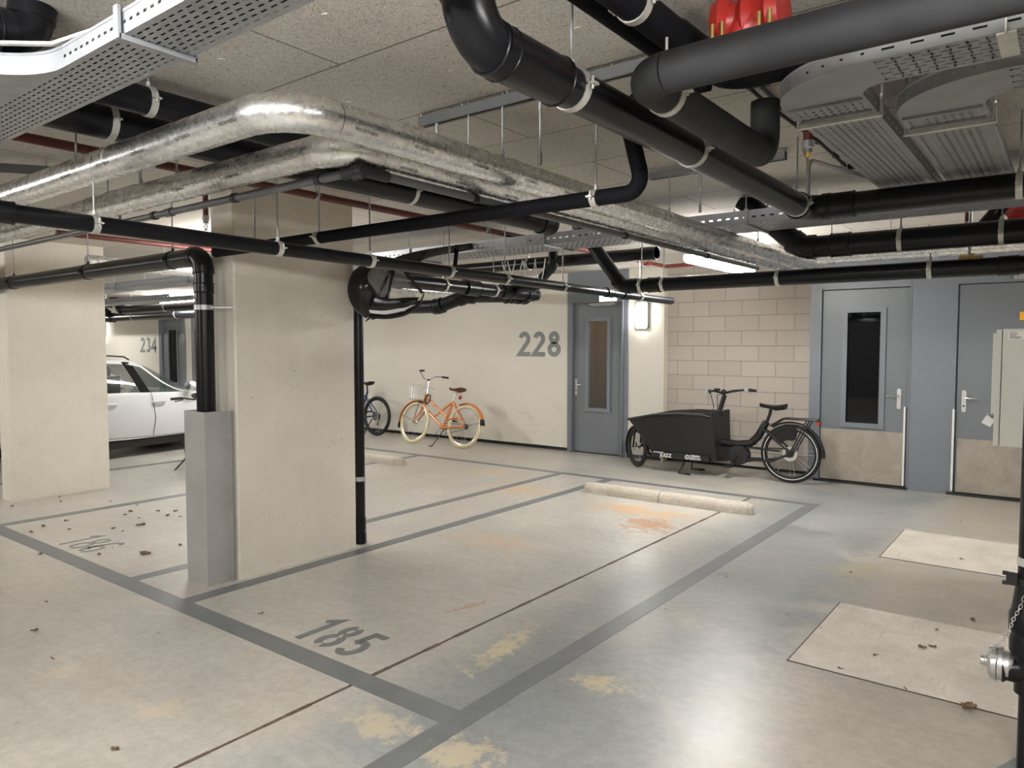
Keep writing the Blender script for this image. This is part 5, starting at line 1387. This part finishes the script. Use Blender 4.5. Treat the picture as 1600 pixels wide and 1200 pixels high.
        # shut lines
        sl_ = MB()
        for pts in ([(2.10,.92),(2.13,.80),(2.16,.55),(2.12,.29)], [(1.30,.93),(1.34,.78),(1.30,.58),(1.22,.50)], [(2.98,.88),(3.0,.7),(2.97,.4),(2.93,.28)], [(1.22,.50),(1.30,.36),(1.42,.30),(2.12,.28),(2.93,.27)]):
            sl_.tube([(x, s_*(.9255 if .4 < z < .75 else .914), z) for x, z in pts], .004, 5)
        sl_.build('shut_lines', M['darkplastic'], C)
        for x in (.84,3.36):
            w = MB().lathe((x,s_*.90,.32),(0,-s_,0),[(0,.20),(.02,.225),(.03,.30),(.05,.325),(.17,.325),(.2,.30),(.2,.1)],32).build('wheel', M['rubber'], C)
            r = MB().lathe((x,s_*.905,.32),(0,-s_,0),[(0,.05),(.01,.05),(.012,.03)],16); 
            for k in range(10):
                a = 2*PI*k/10; r.bar((x+.03*math.cos(a),s_*.905,.32+.03*math.sin(a)),(x+.2*math.cos(a),s_*.895,.32+.2*math.sin(a)),.02,.03,(0,1,0))
            r.torus((x,s_*.90,.32),(0,1,0),.205,.016,28,8); r.build('alloy_rim', M['chrome'], w)
            ar = MB().torus((x,s_*.90,.32),(0,1,0),.36,.024,28,6,a0=-.3,a1=PI+.3,ref=(1,0,0)); ar.build('wheel_arch', M['darkplastic'], C)
        l = MB().ball((3.88,s_*.66,.66), .11, 12, 8, 0, (1.2,.9,.6)); l.build('headlight', M['chrome'], C)
        l = MB().ball((.06,s_*.70,.80), .10, 12, 8, 0, (.6,1,.7)); l.build('tail_light', M['redlens'], C)
    # seats seen through the glass
    for x in (1.05,1.75):
        for y in (-.38,.38):
            s = MB(); s.cbox((x,y,.85),(.14,.46,.62)); s.cbox((x+.25,y,.58),(.5,.46,.16)); s.build('seat', M['darkplastic'], C, smooth=False)
            MB().ball((x-.02,y,1.22), .12, 12, 8, 0, (.55,1.0,.85)).build('headrest', M['darkplastic'], C)
    MB().cbox((2.5,0,.84),(.4,1.5,.12)).build('dashboard', M['darkplastic'], C, smooth=False)
    MB().torus((2.25,.38,.93),(1,0,.4),.17,.016,24,8).build('steering_wheel', M['darkplastic'], C)
    MB().box((.8,-.86,.14),(3.5,.86,.24)).build('underbody', M['darkplastic'], C, smooth=False)
    return C
cr_ = car(); cr_.location = (-11.348,3.07,0); cr_.rotation_euler = (0,0,math.radians(98))

# ================================================================== rain cover of the cargo bicycle, hung over the pipes
def rain_cover():
    # local frame: x right as seen from the lane, y away, z up
    t = thing('rain_cover', 'black rain cover with clear windows and a white strip, hung over pipes behind the pillar', 'rain cover', (-4.30,3.98,2.05), math.atan2(.6086,.7935))
    def dome(th, ph): pass
    # rounded hood on the left
    rows = []; n = 16
    for i in range(n+1):
        v = i/n; z = .20-.42*v
        rx = .17*math.sin(PI*min(1,max(.04,(v*.92+.06))))**.55; ry = .16*math.sin(PI*min(1,max(.04,(v*.92+.06))))**.6
        rows.append([(-.145+.02*v+rx*(1+.05*math.sin(3*a+5*v))*math.cos(a), ry*(1+.06*math.sin(4*a+3*v))*math.sin(a), z+.012*math.sin(3*a)) for a in [2*PI*k/22 for k in range(22)]])
    m = MB().grid(rows, closed_u=True); m.add(rows[0],[tuple(range(22))]); m.add(rows[-1],[tuple(range(22))])
    hood = m.build('fabric_hood', M['coverfabric'], t, angle=60)
    f = MB()
    for a, b, c in (((-.28,-.05,-.17),(-.33,-.04,-.15),(-.27,-.07,-.20)),((-.12,-.10,-.22),(-.15,-.10,-.265),(-.08,-.10,-.22)),((-.05,-.12,-.19),(-.1,-.12,-.25),(0,-.12,-.22))):
        f.add([a,b,c]+[tuple(q+d for q,d in zip(p,(0,.012,0))) for p in (a,b,c)],[(0,1,2),(5,4,3),(0,3,4,1),(1,4,5,2),(2,5,3,0)])
    f.build('fabric_tab', M['coverfabric'], hood, smooth=False)
    # curved rim from under the hood up to the right
    rim = [(-.10,-.16,-.215),(.02,-.16,-.225),(.14,-.13,-.205),(.22,-.085,-.165),(.272,-.04,-.11),(.30,-.02,-.04)]
    def spline(pts, n=24):
        out = []
        P = [V(pts[0])]+[V(p) for p in pts]+[V(pts[-1])]
        for i in range(n+1):
            s = i/n*(len(pts)-1); k = min(int(s), len(pts)-2); u = s-k; a, b, c, d = P[k:k+4]
            out.append(.5*((2*b)+(c-a)*u+(2*a-5*b+4*c-d)*u*u+(3*b-a-3*c+d)*u**3))
        return out
    rs = spline(rim)
    m = MB(); m.grid([[p+V((0,0,-.018)), p+V((0,.02,-.01)), p+V((0,.02,.014)), p+V((0,0,.018)), p+V((0,-.012,0))] for p in rs], closed_u=True); m.build('fabric_edge', M['coverfabric'], t)
    m = MB(); m.grid([[p+V((-.012,-.010,.020)), p+V((-.02,-.012,.046))] for p in rs[1:16]]); m.grid([[p+V((-.012,-.007,.020)), p+V((-.02,-.009,.046))] for p in rs[1:16]]); m.build('reflective_strip', M['whiteprint'], t)
    # dark lower panel, clear windows
    top = spline([(-.05,-.17,-.06),(.06,-.165,-.085),(.17,-.13,-.075),(.27,-.06,-.07)])
    m = MB(); m.grid([[a+V((0,0,.04)), (a+b)/2+V((0,-.015,.02)), b] for a, b in zip(rs[:18], [top[min(24,int(i*24/17))] for i in range(18)])]); m.build('lower_panel', M['coverfabric'], t)
    def pane(c, nm='clear_window', bulge=.03, mt='film'):
        c = [V(p) for p in c]; rows = []; n = 8
        nr = (c[1]-c[0]).cross(c[3]-c[0]).normalized()
        for i in range(n+1):
            u = i/n; rows.append([(c[0]*(1-u)+c[1]*u)*(1-j/n)+(c[3]*(1-u)+c[2]*u)*(j/n)+nr*(bulge*math.sin(PI*u)*math.sin(PI*j/n)+.006*math.sin(9*u+5*j/n)) for j in range(n+1)])
        return MB().grid(rows).build(nm, M[mt], t)
    pane([(-.15,-.15,.06),(-.03,-.17,-.07),(.07,-.15,.15),(-.03,-.12,.21)])
    pane([(.04,-.165,-.08),(.25,-.07,-.07),(.13,-.08,.17),(.08,-.13,.16)])
    pane([(-.02,-.168,-.075),(.04,-.166,-.08),(.085,-.13,.16),(.06,-.14,.16)], 'clear_window', .012)
    m = MB()
    for a, b in (((-.15,-.155,.07),(-.03,-.175,-.075)),((-.03,-.17,-.07),(.075,-.145,.17)),((.03,-.17,-.08),(.09,-.13,.17)),((.12,-.09,.18),(.29,-.03,-.035))): m.bar(a, b, .024, .006, (0,1,0))
    m.build('seam_tape', M['coverfabric'], t, smooth=False)
    # slack upper part thrown back over the pipes and the tray edge
    ridge = spline([(-.03,.03,.20),(.10,.14,.28),(.30,.36,.36),(.64,.72,.46)], 14); low = spline([(.02,.02,.17),(.16,.10,.19),(.34,.28,.29),(.66,.66,.41)], 14)
    m = MB(); m.grid([[a+V((0,.05,-.03)), a, a*.6+b*.4+V((0,-.02,-.035)), a*.25+b*.75+V((0,0,-.015)), b] for a, b in zip(ridge, low)]); m.grid([[a+V((0,.06,-.035)), a+V((0,.012,-.008)), a*.6+b*.4+V((0,-.008,-.043)), a*.25+b*.75+V((0,.012,-.023)), b+V((0,.012,0))] for a, b in zip(ridge, low)])
    m.build('slack_fabric', M['coverfabric'], t, angle=60)
    for a_, b_ in (((.20,.12,.17),(.28,.26,.33)),((.10,.05,.17),(.16,.16,.28)),((.50,.52,.22),(.52,.55,.42))): MB().bar(a_, b_, .035, .006, (0,1,0)).build('webbing_strap', M['coverfabric'], t, smooth=False)

M['coverfabric'] = simple('black_coated_fabric', (.008,.008,.010), .2, vary=.2, vscale=25, bmp=.2, bscale=35)
rain_cover()

# ================================================================== electrical cabinet, riser and hydrant outlet on the right
cb = thing('electrical_cabinet', 'light grey electrical cabinet at the right edge with a paper label and a padlock', 'cabinet', (-.05,5.0,1.36)); o_ = cb.location
yf = 5.0; x0, x1, z0, z1 = -.316, .28, 1.030, 1.698
MB().box((x0+.008,yf+.024,z0+.004),(x1,yf+.355,z1-.004)).build('housing', M['cab'], cb, o_, smooth=False)
MB().box((x0+.012,yf+.010,z0+.012),(x1-.005,yf+.024,z1-.012)).build('seal', M['rubber'], cb, o_, smooth=False)
dr = MB().box((x0,yf-.008,z0),(x1,yf+.010,z1)).build('door', M['cab'], cb, o_, smooth=False)
MB().box((-.292,yf-.0095,1.640),(-.10,yf-.008,1.683)).build('paper_label', M['paper'], dr, o_, smooth=False)
m = MB(); random.seed(4)
for i, z in enumerate((1.676,1.668,1.660,1.652,1.646)):
    for xa, xb in ((-.286,-.286+random.uniform(.03,.06)),(-.205,-.205+random.uniform(.02,.05))): m.box((xa,yf-.0102,z-.0016),(xb,yf-.0095,z+.0016))
m.build('printed_lines', M['ink'], dr, o_, smooth=False)
rc = MB(); rc.box((-.352,yf+.06,1.022),(-.325,yf+.36,1.696)); rc.build('back_cabinet', M['cab'], cb, o_, smooth=False)
MB().box((-.375,yf+.16,1.20),(-.352,yf+.34,1.675)).build('side_duct', M['cab'], cb, o_, smooth=False)
for z in (1.10,1.62): MB().cyl((x0+.004,yf+.016,z-.022),(x0+.004,yf+.016,z+.022),.006,10).build('hinge', M['chrome'], cb, o_)
pk = thing('padlock', 'small pale padlock tag hanging at the left side of the electrical cabinet', 'padlock', (-.385,5.2,1.17)); p_ = pk.location
Mx = Matrix.Translation(V((-.385,5.17,1.155))) @ Matrix.Rotation(.5,4,'Y')
MB().cbox((0,0,0),(.05,.03,.052),0,Mx).build('body', M['white'], pk, p_, smooth=False)
MB().torus((-.372,5.17,1.195),(0,1,0),.018,.004,16,6).build('shackle', M['chrome'], pk, p_)
# concrete pier carrying the cabinet, outside the frame
pr_ = tag(MB().box((-.13,5.352,0),(.28,5.95,CEIL)).build('concrete_pillar', M['pillar'], smooth=False), 'concrete pier behind the electrical cabinet at the right edge', 'pillar'); at(pr_, (.08,5.6,0))
rs_ = thing('fire_riser', 'black dry riser pipe at the right edge with a capped hose outlet near the floor', 'pipe', (-.092,3.3,0)); o_ = rs_.location
cx_, cy_ = -.092, 3.30; r_ = .046
MB().cyl((cx_,cy_,.30),(cx_,cy_,CEIL), r_, 22).build('pipe_section', M['black'], rs_, o_)
MB().lathe((cx_,cy_,.44),(0,0,1),[(0,.058),(.02,.066),(.06,.066),(.085,.060),(.10,.070),(.16,.070),(.18,.062),(.30,.048)],24).build('tee_socket', M['black'], rs_, o_)
m = MB().tube([(cx_,cy_,.46),(cx_,cy_,.405),(cx_-.02,cy_,.385),(cx_-.05,cy_,.38),(cx_-.09,cy_,.38)], [.05,.05,.05,.048,.046], 20); m.build('outlet_elbow', M['black'], rs_, o_)
MB().cyl((cx_,cy_,.40),(cx_,cy_,0), .03, 14).build('foot', M['black'], rs_, o_)
MB().band((cx_,cy_,.80),(0,0,1),r_,.03,.003,24).build('white_band', M['clamp'], rs_, o_)
m = MB().band((cx_,cy_,.725),(0,0,1),r_,.028,.006,24); m.cbox((cx_-.062,cy_-.02,.73),(.035,.02,.045)); m.cbox((cx_-.082,cy_-.02,.748),(.018,.018,.012)); m.cbox((cx_-.082,cy_-.02,.712),(.018,.018,.012)); m.build('chain_bracket', M['darkplastic'], rs_, o_)
m = MB().lathe((cx_-.07,cy_,.38),(-1,0,0),[(0,.05),(.008,.056),(.012,.056),(.016,.048),(.035,.048)],24); m.build('outlet_flange', M['darkplastic'], rs_, o_)
cp_ = MB().lathe((cx_-.045,cy_,.39),(-1,0,0),[(.0,.04),(.008,.045),(.015,.047),(.016,.052),(.035,.052),(.036,.062),(.052,.062),(.054,.056),(.056,.064),(.072,.062),(.082,.05),(.086,.03),(.088,.022),(.092,.022),(.094,.017),(.108,.017),(.110,.012)],28)
capo = cp_.build('hose_cap', M['steelplate'], rs_, o_)
for a in (20,140,260): MB().cbox((cx_-.108,cy_+.058*math.cos(math.radians(a)),.39+.058*math.sin(math.radians(a))),(.03,.02,.02)).build('cap_lug', M['steelplate'], capo, o_)
# chain: links from the cap up to the bracket
chp = [V((cx_-.125,cy_-.03,.452)), V((cx_-.09,cy_-.04,.475)), V((cx_-.065,cy_-.05,.53)), V((cx_-.052,cy_-.055,.585)), V((cx_-.03,cy_-.058,.64)), V((cx_-.01,cy_-.055,.715))]
m = MB(); tot = 22; pts = []
for i in range(tot+1):
    s = i/tot*(len(chp)-1); k = min(int(s), len(chp)-2); pts.append(chp[k].lerp(chp[k+1], s-k))
for i in range(tot):
    a, b = pts[i], pts[i+1]; d = (b-a); c = (a+b)/2; dn = d.normalized(); sd_ = dn.cross(V((0,1,0)) if i % 2 else V((.6,0,.8))); sd_.normalize()
    m.tube([c+dn*(d.length*.72*math.cos(q))+sd_*(.0052*math.sin(q)) for q in [2*PI*j/10 for j in range(10)]], .0016, 5, closed=True)
m.build('chain', M['chrome'], rs_, o_)

# ================================================================== dry leaves and scraps on the floor
def leaf(x, y, s_, a, label, kind=0, group=None):
    m = MB(); random.seed(int(x*1000+y*77)); n = 6; rows = []
    curl = random.uniform(.15,.4)
    for i in range(n+1):
        u = i/n; w = math.sin(PI*min(1,u*.93+.05))**.8*.38*(1+.25*math.sin(11*u+x)) if kind == 0 else .09+.05*math.sin(7*u)
        rows.append([((u-.5)*s_, w*s_*v, .004+s_*curl*(v*v*.5+ (u-.5)**2*.5)+.003*math.sin(5*u+3*v)) for v in (-1,-.5,0,.5,1)])
    m.grid(rows); m.grid([[(p[0],p[1],p[2]-.0012) for p in r] for r in rows])
    if kind == 0: m.tube([(-.5*s_,0,.005+s_*curl*.13),(-.72*s_,.03*s_,.004)], .0012, 5)
    o = m.build('dry_leaf', M['leaf']); o.location = (x,y,0.001); o.rotation_euler = (0,0,a); tag(o, label, 'leaf', group); return o
LEAVES = [(-7.200,2.554,.06,'small dry leaf near the front-left corner of bay 186'),(-7.06,2.41,.05,None),(-6.260,2.193,.06,'dry brown leaf lying across the front line below number 186'),(-6.134,2.492,.05,None),(-5.882,2.461,.05,'dark dry leaf just below the last digit of 186'),
 (-5.619,2.685,.12,'long ragged dry leaf between number 186 and the steel guard'),(-6.561,3.102,.10,'largest curled dry leaf in the middle of bay 186'),(-7.176,3.299,.07,'dry leaf pair upper one near the middle of bay 186'),(-7.078,3.206,.05,None),(-6.859,3.577,.07,'dark curled leaf toward the back of bay 186'),(-6.992,3.475,.05,None),(-6.461,2.896,.04,None),
 (-6.846,3.221,.03,None),(-6.637,2.900,.06,None),(-7.271,2.769,.05,None),(-8.38,2.70,.05,'dry leaf at the foot of the left pillar, front corner'),(-8.478,3.168,.05,'dry leaf on the floor in front of the left pillar'),(-8.222,3.083,.05,None),(-6.892,2.648,.04,None),(-6.588,3.483,.04,None),(-4.584,1.564,.05,'curled dry leaf alone in the drive lane at the left'),
 (-5.048,1.791,.04,None),(-4.092,1.475,.04,None),(-2.964,1.278,.05,'small reddish leaf at the bottom edge near the floor joint'),(-3.801,2.487,.04,'small brown leaf left of number 185'),(-7.819,3.392,.03,None),(-7.415,3.473,.04,None),(-5.649,2.981,.05,None),(-5.985,2.606,.03,None),(-6.734,3.436,.07,None),
 (-.582,4.326,.055,'dry brown leaf in the middle of the near hatch cover'),(-.757,4.071,.04,None),(-.860,3.795,.04,None),(-.317,3.735,.10,'dark reddish dry leaf on the front edge of the near hatch cover'),(-.609,6.335,.04,'dry leaf on the farther hatch cover'),(-.412,4.957,.05,'pale dry leaf between the two hatch covers'),(-1.196,5.494,.025,None),(-.541,4.378,.05,None),(-.570,3.754,.035,None),(-.556,4.653,.04,None),(-1.081,4.286,.03,None),(-.759,7.702,.03,None)]
rnd = random.Random(11)
for i, (x, y, s_, lab) in enumerate(LEAVES):
    far = x > -1.3
    o = leaf(x, y, s_*.72, rnd.uniform(0,6.28), lab or ('small scrap of dry leaf on the floor near the hatch covers' if far else 'small scrap of dry leaf scattered on the floor of bay 186'), 0 if s_ > .045 else 1, None if lab else ('leaf scraps by the hatch covers' if far else 'leaf scraps around bay 186'))
    if -1.1 < x and (3.75 < y < 4.8 or 6.05 < y < 7.08): o.location.z = .0048

# ================================================================== camera and world
cam = bpy.data.cameras.new('camera'); co = bpy.data.objects.new('camera', cam); COL.objects.link(co)
cam.sensor_width = 36; cam.lens = 1141/1600*36; cam.clip_start = .05
co.location = (0,0,1.6); co.rotation_euler = (math.radians(90-2.96), 0, math.radians(37.484))
SC.camera = co
w = bpy.data.worlds.new('dim_surroundings'); SC.world = w; w.use_nodes = True
w.node_tree.nodes['Background'].inputs[0].default_value = (.5,.55,.6,1); w.node_tree.nodes['Background'].inputs[1].default_value = .05
SC.view_settings.view_transform = 'Standard'; SC.view_settings.look = 'None'; SC.view_settings.gamma = 1; SC.view_settings.use_curve_mapping = False
SC.view_settings.exposure = 1.88
SC.cycles.max_bounces = 10; SC.cycles.diffuse_bounces = 6; SC.cycles.glossy_bounces = 4; SC.cycles.transparent_max_bounces = 12
SC.cycles.sample_clamp_indirect = 4; SC.cycles.caustics_reflective = False; SC.cycles.caustics_refractive = False
SC.cycles.use_denoising = True
